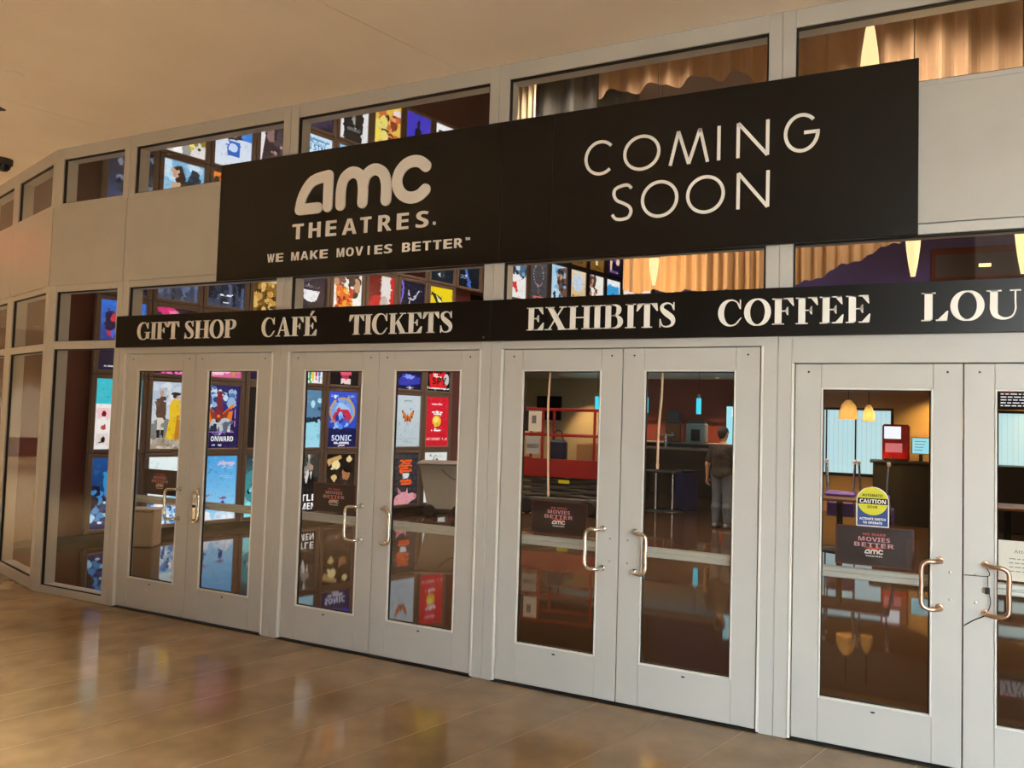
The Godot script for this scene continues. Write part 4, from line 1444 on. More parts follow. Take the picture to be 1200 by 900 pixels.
const POSTER_LABELS := {
	"0,0": "lit poster of a pale green moon in blue swirls, bottom row nearest the side window", "0,1": "lit poster with turquoise top over a grid of pink pictures",
	"0,2": "lit blue and purple poster with an orange letter, above the turquoise poster", "0,4": "lit grey and blue poster seen in the clerestory pane beside the corner post",
	"1,0": "lit pale poster with a band of blue pattern, below the yellow dress poster", "1,1": "lit poster of a man in brown beside a woman in a yellow dress",
	"1,2": "lit dark poster with magenta shapes above the yellow dress poster", "1,3": "lit slate blue city poster seen over the gift shop lettering",
	"2,3": "lit slate blue poster with small figures and white title over the café lettering", "3,3": "lit golden field poster with pale sky over the café lettering",
	"2,2": "lit poster with pink lower half and pale oval above the ONWARD poster", "3,2": "lit dark purple poster with a gold shape, top right of the leftmost doors",
	"2,1": "lit deep blue poster titled ONWARD with an orange burst", "3,1": "nearly black poster in its light box right of the ONWARD poster",
	"2,0": "lit sky blue poster with two small figures at its foot, below ONWARD", "3,0": "lit teal poster with a dark red fighter figure",
	"4,0": "lit black and white poster of men in suits, title ending in TLE and MEN", "4,1": "lit poster of pale blue ice shapes left of the SONIC poster",
	"4,2": "lit white poster with rainbow coloured strokes above the pale blue ice poster", "4,3": "lit dark violet poster with a white emblem over the tickets lettering",
	"5,3": "lit white poster of flames and faces over the tickets lettering", "6,3": "lit red and white poster with pale face over the tickets lettering",
	"7,3": "lit near black poster with violet lightning line over the tickets lettering", "8,3": "lit bright yellow poster with dark streaks over the tickets lettering",
	"5,0": "lit brown poster of a dark haired man under spotlights", "5,1": "lit royal blue poster titled SONIC with a gold ring",
	"5,2": "lit black poster with a pink bottle above the SONIC poster", "7,0": "lit dark brick poster with orange words and a pink pig",
	"7,1": "lit pale grey poster with one orange butterfly", "7,2": "lit midnight blue poster with a gleaming car above the butterfly",
	"8,0": "lit white poster with two small dark figures, half hidden by the grey cart", "8,1": "lit bright red poster with a yellow egg shape and white words",
	"8,2": "lit black and red poster with the word SPY", "1,4": "lit pale blue poster of a dark haired woman in profile, behind a clerestory pane",
	"1,5": "lit grey white poster with a yellow bunch at its corner", "2,4": "lit orange poster partly hidden by the theatre sign", "2,5": "lit white and blue poster with a blue box, behind a clerestory pane",
	"3,5": "lit white poster with dark diagonal figures, behind a clerestory pane", "4,5": "lit pale blue poster with the word STYLE", "5,5": "lit light blue poster below the black poster with white sides",
	"4,6": "dark violet poster at the top left of the middle clerestory pane", "5,6": "lit black poster with white sides and yellowish title at the top of the wall", "6,6": "lit yellow poster with brown faces and a green shape",
	"7,6": "lit blue violet poster with a black standing figure", "8,6": "lit white poster with black blocks at the top of the wall", "8,4": "lit black poster with a small white shape over the yellow poster",
	"9,4": "lit dark poster with a blue arc beside the black one with a small white shape", "11,4": "lit white poster with red flower over the exhibits lettering", "12,4": "lit charcoal poster with a thin pale outline over the exhibits lettering",
	"13,4": "lit pale blue and brown poster over the exhibits lettering", "14,4": "lit cream and gold poster of four figures", "15,4": "lit off white poster with dark red crowd at its left",
	"16,4": "lit poster with blue panel and white border", "17,4": "lit pale pink poster with a black figure", "18,4": "lit white poster with lines of grey print beside the tan curtain",
}

func posters() -> void:
	var wl := struct("wall_left", "dark maroon wall carrying rows of lit posters", Vector3(WX, 0, WZ), WT)
	var s := ST()
	b6(s, -1.16, CP * 9 + 0.45, 0, 4.05, -0.30, -0.075)
	b6(s, -1.16, CP * 19.2, 4.05, 8.2, -0.30, -0.075)
	part(wl, "wall_surface", s, M["maroon"])
	s = ST()
	b6(s, -1.0, CP * 9 + 0.45, 0, 0.085, -0.074, -0.02)
	part(wl, "skirting", s, M["near_black"])
	A = Image.create_empty(CW * ACOLS, CHT * 8, false, Image.FORMAT_RGB8)
	var fs := ST()
	var hw := CP / 2 - 0.004
	var hh := RP / 2 - 0.004
	var iw := 0.283
	var ih := 0.448
	b6(fs, -hw, -iw, -hh, hh, -0.07, 0.0, 0.006)
	b6(fs, iw, hw, -hh, hh, -0.07, 0.0, 0.006)
	b6(fs, -iw, iw, ih, hh, -0.07, 0.0, 0.006)
	b6(fs, -iw, iw, -hh, -ih, -0.07, 0.0, 0.006)
	var frame_mesh := fs.commit()
	var ins := ST()
	var t := 0.008
	b6(ins, -iw, -iw + t, -ih, ih, -0.03, -0.004, 0.002)
	b6(ins, iw - t, iw, -ih, ih, -0.03, -0.004, 0.002)
	b6(ins, -iw + t, iw - t, ih - t, ih, -0.03, -0.004, 0.002)
	b6(ins, -iw + t, iw - t, -ih, -ih + t, -0.03, -0.004, 0.002)
	var trim_mesh := ins.commit()
	var tex_mat := StandardMaterial3D.new()
	tex_mat.resource_name = "backlit_poster_print"
	tex_mat.albedo_color = Color(0.05, 0.05, 0.05)
	tex_mat.roughness = 0.25
	tex_mat.emission_enabled = true
	tex_mat.emission = Color.BLACK
	tex_mat.emission_energy_multiplier = 0.95
	var cells := []
	for r in 7:
		for k in (9 if r < 4 else 19):
			cells.append([k, r])
	var i := 0
	var ordinal := ["first", "second", "third", "fourth", "fifth", "sixth", "seventh", "eighth", "ninth", "tenth", "eleventh", "twelfth", "thirteenth", "fourteenth", "fifteenth", "sixteenth", "seventeenth", "eighteenth", "nineteenth"]
	for c in cells:
		var key := "%d,%d" % [c[0], c[1]]
		ox = (i % ACOLS) * CW
		oy = (i / ACOLS) * CHT
		rng.seed = 1000 + i * 7
		paint(key)
		for n in 170:
			var gx := rng.randi_range(2, CW - 3)
			var gy := rng.randi_range(2, CHT - 3)
			var c0 := A.get_pixel(ox + gx, oy + gy)
			var dl := rng.randf_range(-0.10, 0.10)
			var c1 := c0.lightened(dl) if dl > 0.0 else c0.darkened(-dl)
			var q0 := rng.randf_range(0.012, 0.05)
			pe((gx + rng.randf_range(-6, 6)) / CW, (gy + rng.randf_range(-6, 6)) / CHT, q0, q0 * rng.randf_range(0.25, 0.8), c1.to_html(false))
		var label: String = POSTER_LABELS.get(key, "lit film poster, %s row from the floor, %s column from the shop front" % [ordinal[c[1]], ordinal[c[0]]])
		var o := thing("poster_light_box", label, "poster", wall_pt(c[0] + 0.5, 0.09 + RP * (c[1] + 0.5)), WT, "lit posters on the maroon wall")
		part_mesh(o, "frame", frame_mesh, M["box_frame"])
		part_mesh(o, "inner_trim", trim_mesh, M["box_trim"])
		s = ST()
		var u0 := (ox + 1.0) / (CW * ACOLS)
		var u1 := (ox + CW - 1.0) / (CW * ACOLS)
		var v0 := (oy + 1.0) / (CHT * 8)
		var v1 := (oy + CHT - 1.0) / (CHT * 8)
		for q in [[0, 1, u0, v0], [1, 1, u1, v0], [1, 0, u1, v1], [0, 1, u0, v0], [1, 0, u1, v1], [0, 0, u0, v1]]:
			s.set_normal(Vector3.BACK)
			s.set_uv(Vector2(q[2], q[3]))
			s.add_vertex(Vector3((q[0] * 2 - 1) * (iw - t), (q[1] * 2 - 1) * (ih - t), -0.028))
		var face := part(o, "poster_sheet", s, tex_mat)
		var title := {"2,1": ["ONWARD", -0.13, 0.20, -0.345, -0.275, "e8ecf4"], "5,1": ["SONIC", -0.19, 0.19, -0.34, -0.25, "cfe0ff"], "8,2": ["MY", -0.12, -0.02, -0.17, -0.13, "ffffff"], "4,5": ["IN STYLE", -0.22, 0.24, 0.20, 0.30, "2c7cb8"], "4,0": ["TLE", -0.02, 0.24, -0.27, -0.17, "f4f4f4"]}
		if title.has(key):
			var q: Array = title[key]
			words(face, "title", q[0], "bold", q[1], q[2], q[3], q[4], -0.026, glow("title_" + q[5], Color(q[5]), 0.9), 0.001)
		if key == "8,2":
			words(face, "title", "SPY", "bold", -0.14, 0.20, -0.32, -0.19, -0.026, glow("title_black", Color("101010"), 0.5), 0.001)
		if key == "4,0":
			words(face, "title", "MEN", "bold", -0.02, 0.24, -0.40, -0.30, -0.026, glow("title_f4f4f4", Color("f4f4f4"), 0.9), 0.001)
		i += 1
	tex_mat.emission_texture = ImageTexture.create_from_image(A)

# ------------------------------------------------------------------ rooms
func poly_slab(poly: PackedVector2Array, y0: float, y1: float, ups: bool) -> ArrayMesh:
	var s := ST()
	var idx := Geometry2D.triangulate_polygon(poly)
	for i in range(0, idx.size(), 3):
		for yy in [[y1, Vector3.UP], [y0, Vector3.DOWN]]:
			tri(s, Vector3(poly[idx[i]].x, yy[0], poly[idx[i]].y), Vector3(poly[idx[i + 1]].x, yy[0], poly[idx[i + 1]].y), Vector3(poly[idx[i + 2]].x, yy[0], poly[idx[i + 2]].y), yy[1])
	for i in poly.size():
		var a := poly[i]
		var b := poly[(i + 1) % poly.size()]
		var n := (b - a).orthogonal().normalized()
		if Geometry2D.is_point_in_polygon((a + b) / 2 + n * 0.001, poly):
			n = -n
		quad(s, Vector3(a.x, y0, a.y), Vector3(b.x, y0, b.y), Vector3(b.x, y1, b.y), Vector3(a.x, y1, a.y), Vector3(n.x, 0, n.y))
	return s.commit()

func strips(o: Node3D, called: String, area: PackedVector2Array, pos: float, step: float, gap: float, y0: float, y1: float, mats: Array) -> void:
	var d := Vector2(0.3, -0.954).normalized()
	var n := Vector2(0.954, 0.3).normalized()
	var lo := 99.0
	var hi := -99.0
	for v in area:
		lo = minf(lo, v.dot(n))
		hi = maxf(hi, v.dot(n))
	var k := floori((lo - pos) / step)
	while pos + k * step < hi:
		var a := pos + k * step + gap / 2
		var b := pos + (k + 1) * step - gap / 2
		var st := PackedVector2Array([n * a + d * -60.0, n * b + d * -60.0, n * b + d * 60.0, n * a + d * 60.0])
		for q in Geometry2D.intersect_polygons(st, area):
			part_mesh(o, called, poly_slab(q, y0, y1, true), mats[posmod(k * 7 + k / 3, mats.size())])
		k += 1

func mall() -> void:
	var area := PackedVector2Array([Vector2(9.2, 0.0), Vector2(9.2, 9.0), Vector2(2.4, 9.0), Vector2(2.4, 5.6), Vector2(-26.0, 5.6), Vector2(-26.0, -6.23), Vector2(-5.435, 0.0)])
	var f := struct("floor", "polished brown concrete floor cut into long strips")
	part_mesh(f, "joint_filler", poly_slab(area, -0.1, -0.0004, true), M["joint"])
	strips(f, "floor_strip", area, -1.685, 0.40, 0.0035, -0.08, 0.0, [M["floor_a"], M["floor_b"], M["floor_c"]])
	var c := struct("ceiling", "smooth tan plaster ceiling with fine joints")
	part_mesh(c, "ceiling_deck", poly_slab(area, TOP + 0.012, TOP + 0.2, true), M["near_black"])
	strips(c, "ceiling_panel", area, -1.107, 3.12, 0.004, TOP, TOP + 0.03, [M["ceil"]])
	var b := struct("wall_back_blocker", "unseen brown wall block added behind the viewer, keeping daylight off the left doors")  # added block; its corner and dark tone hold light off the left doors
	var s := ST()
	b6(s, -26.0, 2.4, 0, TOP, 5.6, 9.2)
	part(b, "wall_surface", s, M["hall_wall"])
	var e := struct("wall_end", "pale far end wall of the mall hall with a dark base")
	s = ST()
	b6(s, -26.2, -26.0, 0.6, TOP, -7.0, 5.8)
	part(e, "wall_surface", s, M["cream"])
	s = ST()
	b6(s, -26.2, -25.98, 0.0, 0.6, -7.0, 5.8)
	part(e, "base_band", s, M["maroon"])
	# unseen glazed wall behind the viewer, placed so daylight favours the right doors
	var g := struct("wall_glazed", "unseen glazed wall behind the viewer letting daylight in from the right")
	for i in 5:
		s = ST()
		var x := 3.5 + i * 1.425
		b6(s, x - 0.04, x + 0.04, 0, TOP, 9.0, 9.12, 0.004)
		part(g, "mullion", s, M["frame"])
	for q in [[0.0, 0.12], [3.9, TOP]]:
		s = ST()
		b6(s, 3.5, 9.2, q[0], q[1], 9.0, 9.11)
		part(g, "rail", s, M["frame"])
	s = ST()
	b6(s, 2.4, 3.46, 0, TOP, 9.0, 9.2)
	part(g, "pier", s, M["hall_wall"])
	s = ST()
	quad(s, Vector3(3.5, 0.12, 9.05), Vector3(9.2, 0.12, 9.05), Vector3(9.2, 3.9, 9.05), Vector3(3.5, 3.9, 9.05), Vector3.FORWARD)
	part(g, "glass_pane", s, M["glass"])
	var rw := struct("wall_right", "pale right wall of the wide part of the hall")
	s = ST()
	b6(s, 9.2, 9.4, 0, TOP, -0.2, 9.2)
	part(rw, "wall_surface", s, M["cream"])
	# unseen hall downlights: some inferred from floor pools, others added to brighten ceiling and walls
	for q in DOWN:
		var o := thing("unseen_downlight", "unseen round ceiling downlight lighting the hall, %s from the viewer's side" % ["first", "second", "third", "fourth", "fifth", "sixth", "seventh", "eighth", "ninth", "tenth", "eleventh", "twelfth", "thirteenth", "fourteenth", "fifteenth", "sixteenth", "seventeenth", "eighteenth", "nineteenth", "twentieth"][DOWN.find(q)], "downlight", Vector3(q[0], TOP, q[1]), 0.0, "unseen hall ceiling downlights")
		s = ST()
		lathe(s, [Vector2(0.085, -0.001), Vector2(0.11, -0.008), Vector2(0.12, -0.001)], Vector3.ZERO, 20)
		part(o, "trim_ring", s, M["white"])
		s = ST()
		lathe(s, [Vector2(0.0, -0.004), Vector2(0.085, -0.004)], Vector3.ZERO, 20)
		part(o, "lens_lamp", s, M["lamp_warm"])
		var l := SpotLight3D.new()
		l.name = "downlight_beam"
		l.light_color = Color(1.0, 0.965, 0.90)
		l.light_energy = DOWN_E
		l.spot_angle = 44
		l.spot_angle_attenuation = 1.0
		l.spot_range = 30
		l.light_size = 0.08
		l.shadow_enabled = true
		l.position = Vector3(0, -0.02, 0)
		l.rotation_degrees = Vector3(-90, 0, 0)
		o.add_child(l)
	# ceiling devices near the corner
	var cam := thing("security_camera", "black dome security camera under the ceiling at the left edge", "camera", Vector3(-6.22, TOP, 0.02))
	s = ST()
	lathe(s, [Vector2(0.0, 0.0), Vector2(0.085, 0.0), Vector2(0.085, -0.05), Vector2(0.072, -0.062)], Vector3.ZERO, 20)
	part(cam, "housing", s, M["near_black"])
	s = ST()
	lathe(s, [Vector2(0.070, -0.06), Vector2(0.062, -0.09), Vector2(0.04, -0.112), Vector2(0.0, -0.12)], Vector3.ZERO, 18)
	part(cam, "dome", s, M["gloss_black"])
	var rl := thing("red_signal_lamp", "red signal lamp under the ceiling far left, mirrored in the wing panel", "lamp", Vector3(-10.3, TOP, -0.3))
	s = ST()
	lathe(s, [Vector2(0.0, 0.0), Vector2(0.17, 0.0), Vector2(0.17, -0.04), Vector2(0.15, -0.05)], Vector3.ZERO, 18)
	part(rl, "lamp_base", s, M["near_black"])
	s = ST()
	lathe(s, [Vector2(0.15, -0.05), Vector2(0.14, -0.16), Vector2(0.10, -0.23), Vector2(0.0, -0.26)], Vector3.ZERO, 18)
	part(rl, "lamp_dome", s, M["lamp_red"])
	var rlt := OmniLight3D.new()
	rlt.name = "signal_glow"
	rlt.light_color = Color(1.0, 0.2, 0.25)
	rlt.light_energy = 0.08
	rlt.omni_range = 12
	rlt.light_size = 0.1
	rlt.shadow_enabled = true
	rlt.position = Vector3(0, -0.14, 0)
	rl.add_child(rlt)
	var sm := thing("smoke_detector", "small pale round detector flush on the tan ceiling", "detector", Vector3(-4.175, TOP, 1.162))
	s = ST()
	lathe(s, [Vector2(0.0, -0.012), Vector2(0.045, -0.012), Vector2(0.058, -0.006), Vector2(0.06, 0.0)], Vector3.ZERO, 20)
	part(sm, "cover", s, M["ceil"])
	s = ST()
	lathe(s, [Vector2(0.061, -0.002), Vector2(0.066, -0.004), Vector2(0.07, 0.0)], Vector3.ZERO, 20)
	part(sm, "rim", s, M["white"])
	var sp := thing("ceiling_grille", "dark square ceiling grille cut off by the left edge", "grille", Vector3(-5.02, TOP, 0.98), 0.3)
	s = ST()
	b6(s, -0.16, 0.16, -0.012, -0.001, -0.16, 0.16, 0.002)
	part(sp, "frame", s, M["dark_metal"])
	for i in 6:
		s = ST()
		b6(s, -0.14, 0.14, -0.018, -0.012, -0.13 + i * 0.048, -0.11 + i * 0.048)
		part(sp, "slat", s, M["near_black"])

func lobby_shell() -> void:
	var f := struct("floor_lobby", "polished brown concrete floor inside the lobby")
	var area := PackedVector2Array([Vector2(10.2, -0.002), Vector2(10.2, -18.3), Vector2(-12.0, -18.3), Vector2(-12.0, -1.98), Vector2(-5.437, -0.002)])
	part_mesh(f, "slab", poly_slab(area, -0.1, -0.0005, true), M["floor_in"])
	var c := struct("ceiling_lobby", "high tan ceiling of the lobby")
	part_mesh(c, "slab", poly_slab(area, 8.2, 8.4, true), M["ceil_in"])
	var u := struct("wall_over", "dark wall above the shop front on its lobby side")
	var s := ST()
	b6(s, -5.5, 10.2, 4.016, 8.2, -0.2, -0.05)
	part(u, "wall_surface", s, M["charcoal"])
	var uw := struct("wall_over_wing", "dark wall above the glazed wing on its lobby side", Vector3(-5.437, 0, 0), -0.2942)
	s = ST()
	b6(s, -7.2, 0.0, 4.016, 8.2, -0.2, -0.05)
	part(uw, "wall_surface", s, M["charcoal"])
	var wl := struct("wall_lobby_left", "dark left wall closing the lobby behind the posters")
	s = ST()
	b6(s, -12.2, -12.0, 0, 8.2, -18.5, -1.9)
	part(wl, "wall_surface", s, M["charcoal"])
	var wb := struct("wall_lobby_back", "dark back wall closing the lobby above the café")
	s = ST()
	b6(s, -12.2, 8.2, 0, 8.2, -18.5, -18.3)
	part(wb, "wall_surface", s, M["charcoal"])
	var r := struct("wall_lobby_right", "dark right wall of the lobby")
	s = ST()
	b6(s, 8.0, 8.2, 0, 8.2, -18.3, -0.2)
	part(r, "wall_surface", s, M["charcoal"])
	var k := struct("wall_cafe", "red back wall of the café with a beige part at its left")
	s = ST()
	b6(s, -5.6, 0.2, 0, 3.05, -18.2, -18.0)
	part(k, "red_surface", s, M["red_wall"])
	s = ST()
	b6(s, -12.0, -5.6, 0, 3.3, -18.2, -18.0)
	part(k, "beige_surface", s, M["beige"])
	s = ST()
	b6(s, -5.6, 0.2, 1.74, 1.80, -18.0, -17.94)
	part(k, "ledge", s, M["red_dark"])
	var q := struct("ceiling_cafe", "low pale ceiling over the café")
	s = ST()
	b6(s, -12.0, 0.2, 2.98, 3.15, -18.0, -14.7)
	part(q, "slab", s, M["pale_grey"])
	s = ST()
	lathe(s, [Vector2(0.0, 2.93), Vector2(1.1, 2.93), Vector2(1.14, 2.95), Vector2(1.14, 2.98)], Vector3(-5.6, 0, -15.9), 32)
	part(q, "round_soffit", s, M["white"])
	var bk := struct("wall_bulkhead", "purple blue bulkhead above the café and lounge openings")
	s = ST()
	b6(s, -3.75, 0.2, 3.15, 8.2, -14.9, -14.7)
	b6(s, 0.2, 8.0, 2.8, 8.2, -9.4, -9.2)
	b6(s, 0.0, 0.2, 0.0, 8.2, -18.0, -9.2)
	part(bk, "wall_surface", s, M["purple"])
	var lg := struct("wall_lounge", "ochre back wall of the lounge")
	s = ST()
	b6(s, 0.2, 8.0, 0, 2.8, -12.6, -12.4)
	part(lg, "wall_surface", s, M["ochre"])
	var lc := struct("ceiling_lounge", "low ceiling of the lounge")
	s = ST()
	b6(s, 0.2, 8.0, 2.62, 2.8, -12.4, -9.4)
	part(lc, "slab", s, M["ceil_in"])

func folds(s: SurfaceTool, x0: float, x1: float, top: Callable, hem: Callable, amp: float, wave: float, seed_: int) -> void:
	# pleated cloth hanging in the z = 0 plane
	rng.seed = seed_
	var n := int((x1 - x0) / wave * 8.0)
	var ph := rng.randf() * TAU
	var xs := []
	var zs := []
	for i in n + 1:
		var x := x0 + (x1 - x0) * i / n
		xs.append(x)
		zs.append(amp * (sin(x / wave * TAU + ph + 0.8 * sin(x * 1.7)) + 0.35 * sin(x / wave * TAU * 0.43 + 1.0)))
	for i in n:
		for j in 3:
			var p := []
			for q in [[i, j], [i + 1, j], [i + 1, j + 1], [i, j + 1]]:
				var t: float = q[1] / 3.0
				var a: float = top.call(xs[q[0]])
				var b: float = hem.call(xs[q[0]])
				p.append(Vector3(xs[q[0]], lerpf(b, a, t), zs[q[0]] * lerpf(1.2, 0.7, t)))
			var nn := Vector3(-(zs[i + 1] - zs[i]), 0, xs[i + 1] - xs[i]).normalized()
			quad(s, p[0], p[1], p[2], p[3], nn)
			var bk := Vector3(0, 0, -0.004)
			quad(s, p[0] + bk, p[1] + bk, p[2] + bk, p[3] + bk, -nn)

func drapes() -> void:
	var o := thing("curtain", "tan pleated curtain with rising hem over exhibits and coffee lettering", "curtain", Vector3(-0.4, 3.7, -8.0))
	var s := ST()
	folds(s, -2.1, 2.1, func(_x): return 1.9, func(x): return (0.10 - 0.04 * x if x < 0.5 else 0.08 + (x - 0.5) * 0.42) + 0.03 * sin(x * 11.0), 0.05, 0.17, 3)
	part(o, "cloth", s, M["drape"])
	s = ST()
	tube(s, [Vector3(-2.15, 1.92, 0), Vector3(2.15, 1.92, 0)], 0.02, 8)
	part(o, "rod", s, M["dark_metal"])
	for x in [-1.5, 0.0, 1.5]:
		s = ST()
		tube(s, [Vector3(x, 1.94, 0), Vector3(x, 4.5, 0)], 0.004, 5)
		part(o, "cable", s, M["dark_metal"])
	o = thing("valance", "tan pleated valance with wavy hem high behind the clerestory panes", "valance", Vector3(0, 7.1, -7.6))
	s = ST()
	folds(s, -2.9, 4.5, func(_x): return 1.1, func(x): return (0.08 if x < -0.6 else maxf(-0.7, 0.08 - (x + 0.6) * 0.8)) + 0.07 * sin(x * 9.0), 0.06, 0.32, 5)
	part(o, "cloth", s, M["drape"])
	o = thing("curtain", "narrow cream pleated curtain at left end of the clerestory pane", "curtain", Vector3(-4.4, 6.6, -7.6))
	s = ST()
	folds(s, -0.5, 0.35, func(_x): return 1.6, func(_x): return 0.0, 0.04, 0.12, 7)
	part(o, "cloth", s, M["drape_cream"])
	o = thing("swag", "dark grey cloth swag left of the tan valance", "swag", Vector3(-3.2, 6.7, -7.9))
	s = ST()
	folds(s, -1.0, 0.9, func(_x): return 1.5, func(x): return 0.35 * absf(x), 0.08, 0.5, 9)
	part(o, "cloth", s, M["swag"])
	# tapered glowing pendants
	var cones := [[Vector3(1.705, 3.19, -4.0), 0.37, 0.068, "tapered glowing pendant hanging over the lounge lettering, left of two"], [Vector3(2.62, 3.17, -4.0), 0.38, 0.068, "tapered glowing pendant at the right edge over the lounge lettering"], [Vector3(-1.71, 3.78, -7.0), 0.41, 0.08, "tapered glowing pendant before the tan curtain over the exhibits lettering"], [Vector3(1.30, 5.36, -4.0), 0.5, 0.09, "tall glowing cone pendant high behind the rightmost clerestory pane"]]
	for i in 4:
		var q: Array = cones[i]
		var p := thing("cone_pendant", q[3], "pendant lamp", q[0], 0.0, "tapered glass pendants in the lobby")
		s = ST()
		var r: float = q[2]
		var h: float = q[1]
		if i < 3:
			lathe(s, [Vector2(0.0, 0.0), Vector2(r * 0.3, 0.004), Vector2(r * 0.62, h * 0.35), Vector2(r * 0.9, h * 0.75), Vector2(r, h), Vector2(0, h)], Vector3.ZERO, 18)
		else:
			lathe(s, [Vector2(0.0, 0.0), Vector2(r, 0.004), Vector2(r * 0.85, h * 0.35), Vector2(r * 0.55, h * 0.75), Vector2(r * 0.3, h), Vector2(0, h)], Vector3.ZERO, 18)
		part(p, "glass_shade", s, M["lamp_cone"])
		s = ST()
		tube(s, [Vector3(0, h, 0), Vector3(0, 8.2 - q[0].y, 0)], 0.005, 6)
		part(p, "cord", s, M["near_black"])
		var l := OmniLight3D.new()
		l.name = "pendant_glow"
		l.light_color = Color(1.0, 0.82, 0.55)
		l.light_energy = 2.0
		l.omni_range = 20
		l.light_size = 0.05
		l.shadow_enabled = true
		l.position = Vector3(0, h * 0.5, 0)
		p.add_child(l)
	for q in [[-1.8, -6.6], [1.91, -6.6], [3.6, -6.4], [-4.4, -4.6], [-3.6, -7.0]]:
		var p := thing("lobby_downlight", "small round downlight in the high lobby ceiling, %s from the posters" % {-1.8: "third", 1.91: "fourth", 3.6: "fifth", -4.4: "first", -3.6: "second"}[q[0]], "downlight", Vector3(q[0], 8.2, q[1]), 0.0, "lobby ceiling downlights")
		s = ST()
		lathe(s, [Vector2(0.0, -0.006), Vector2(0.12, -0.006), Vector2(0.125, -0.001)], Vector3.ZERO, 18)
		part(p, "lens_lamp", s, M["lamp_warm"])
		var l := SpotLight3D.new()
		l.name = "lobby_beam"
		l.light_color = Color(1.0, 0.91, 0.80)
		l.light_energy = LOBBY_E
		l.spot_angle = 55
		l.spot_angle_attenuation = 1.0
		l.spot_range = 30
		l.light_size = 0.1
		l.shadow_enabled = true
		l.position = Vector3(0, -0.02, 0)
		l.rotation_degrees = Vector3(-90, 0, 0)
		p.add_child(l)

# ------------------------------------------------------------------ things in the lobby
func lift() -> void:
	var o := thing("scissor_lift", "red scissor lift platform with railings parked behind the exhibits doors", "lift", Vector3(-3.72, 0, -8.55), 0.12)
	var red: Material = M["lift_red"]
	var grey: Material = M["lift_grey"]
	var s := ST()
	b6(s, -0.78, 0.78, 0.12, 0.30, -0.36, 0.36, 0.02)
	part(o, "chassis", s, grey)
	for q in [[-0.55, 0.38], [0.55, 0.38], [-0.55, -0.38], [0.55, -0.38]]:
		s = ST()
		lathe(s, [Vector2(0, -0.05), Vector2(0.12, -0.05), Vector2(0.15, -0.03), Vector2(0.15, 0.03), Vector2(0.12, 0.05), Vector2(0, 0.05)], Vector3(q[0], 0.15, q[1]), 18, Basis(Vector3.RIGHT, PI / 2))
		part(o, "wheel", s, M["rubber"])
	for i in 3:
		for k in [-1.0, 1.0]:
			s = ST()
			var y0 := 0.31 + i * 0.10
			for z in [0.30, -0.30]:
				tube(s, [Vector3(-0.68 * k, y0, z), Vector3(0.68 * k, y0 + 0.12, z)], 0.032, 6)
			part(o, "scissor_arm", s, grey)
	s = ST()
	b6(s, -0.76, 0.76, 0.66, 0.70, -0.38, 0.38)
	part(o, "deck", s, grey)
	for z in [0.37, -0.39]:
		s = ST()
		b6(s, -0.76, 0.76, 0.66, 0.98 if z > 0 else 0.85, z, z + 0.02, 0.004)
		part(o, "toe_board", s, red)
	for x in [-0.76, 0.74]:
		s = ST()
		b6(s, x, x + 0.02, 0.66, 0.98, -0.37, 0.37, 0.004)
		part(o, "toe_board", s, red)
	for z in [0.37, -0.37]:
		for x in [-0.74, -0.30, 0.64, 0.74]:
			s = ST()
			b6(s, x - 0.022, x + 0.022, 0.7, 1.88, z - 0.02, z + 0.02, 0.005)
			part(o, "rail_post", s, red)
		for y in [1.86, 1.40]:
			s = ST()
			b6(s, -0.76, 0.76, y - 0.022, y + 0.022, z - 0.016, z + 0.016, 0.005)
			part(o, "guard_rail", s, red)
	for x in [-0.74, 0.74]:
		for y in [1.86, 1.40]:
			s = ST()
			b6(s, x - 0.02, x + 0.02, y - 0.022, y + 0.022, -0.37, 0.37, 0.005)
			part(o, "guard_rail", s, red)
	s = ST()
	b6(s, -0.72, -0.34, 1.46, 1.84, 0.26, 0.34, 0.02)
	part(o, "control_box", s, M["near_black"])
	s = ST()
	b6(s, -0.56, -0.32, 1.46, 1.82, 0.392, 0.398)
	var pa := part(o, "paper_sheet", s, M["paper"])
	s = ST()
	b6(s, -0.50, -0.42, 1.60, 1.74, 0.398, 0.3995)
	part(pa, "print", s, M["print_grey"])
	s = ST()
	b6(s, -0.60, -0.34, 1.06, 1.37, 0.392, 0.398)
	var pb := part(o, "paper_sheet", s, M["paper_grey"])
	words(pb, "lettering", "988557", "bold", -0.58, -0.36, 1.16, 1.23, 0.4, M["near_black"], 0.001)
	s = ST()
	b6(s, 0.02, 0.22, 0.56, 0.62, 0.395, 0.40)
	part(o, "warning_label", s, M["sticker_yellow"])
	# cargo on the platform
	var b := thing("cardboard_box", "brown cardboard box on the red lift platform", "box", Vector3(-3.25, 0.70, -8.6), 0.3)
	s = ST()
	b6(s, -0.22, 0.22, 0.0, 0.55, -0.16, 0.16, 0.004)
	part(b, "carton", s, M["cardboard"])
	for k in [-1.0, 1.0]:
		s = ST()
		b6(s, -0.22, 0.22, 0.551, 0.557, 0.003 if k > 0 else -0.16, 0.16 if k > 0 else -0.003)
		part(b, "flap", s, M["cardboard"])
	var g := thing("tool_bag", "navy blue tool bag standing on the red lift platform", "bag", Vector3(-3.80, 0.70, -8.5), 0.1)
	s = ST()
	b6(s, -0.15, 0.15, 0.0, 0.62, -0.1, 0.1, 0.05)
	part(g, "bag_body", s, M["navy"])
	s = ST()
	tube(s, smooth_path([Vector3(-0.09, 0.6, 0.05), Vector3(-0.06, 0.76, 0.05), Vector3(0.06, 0.76, 0.05), Vector3(0.09, 0.6, 0.05)], 5), 0.012, 6)
	part(g, "bag_handle", s, M["near_black"])

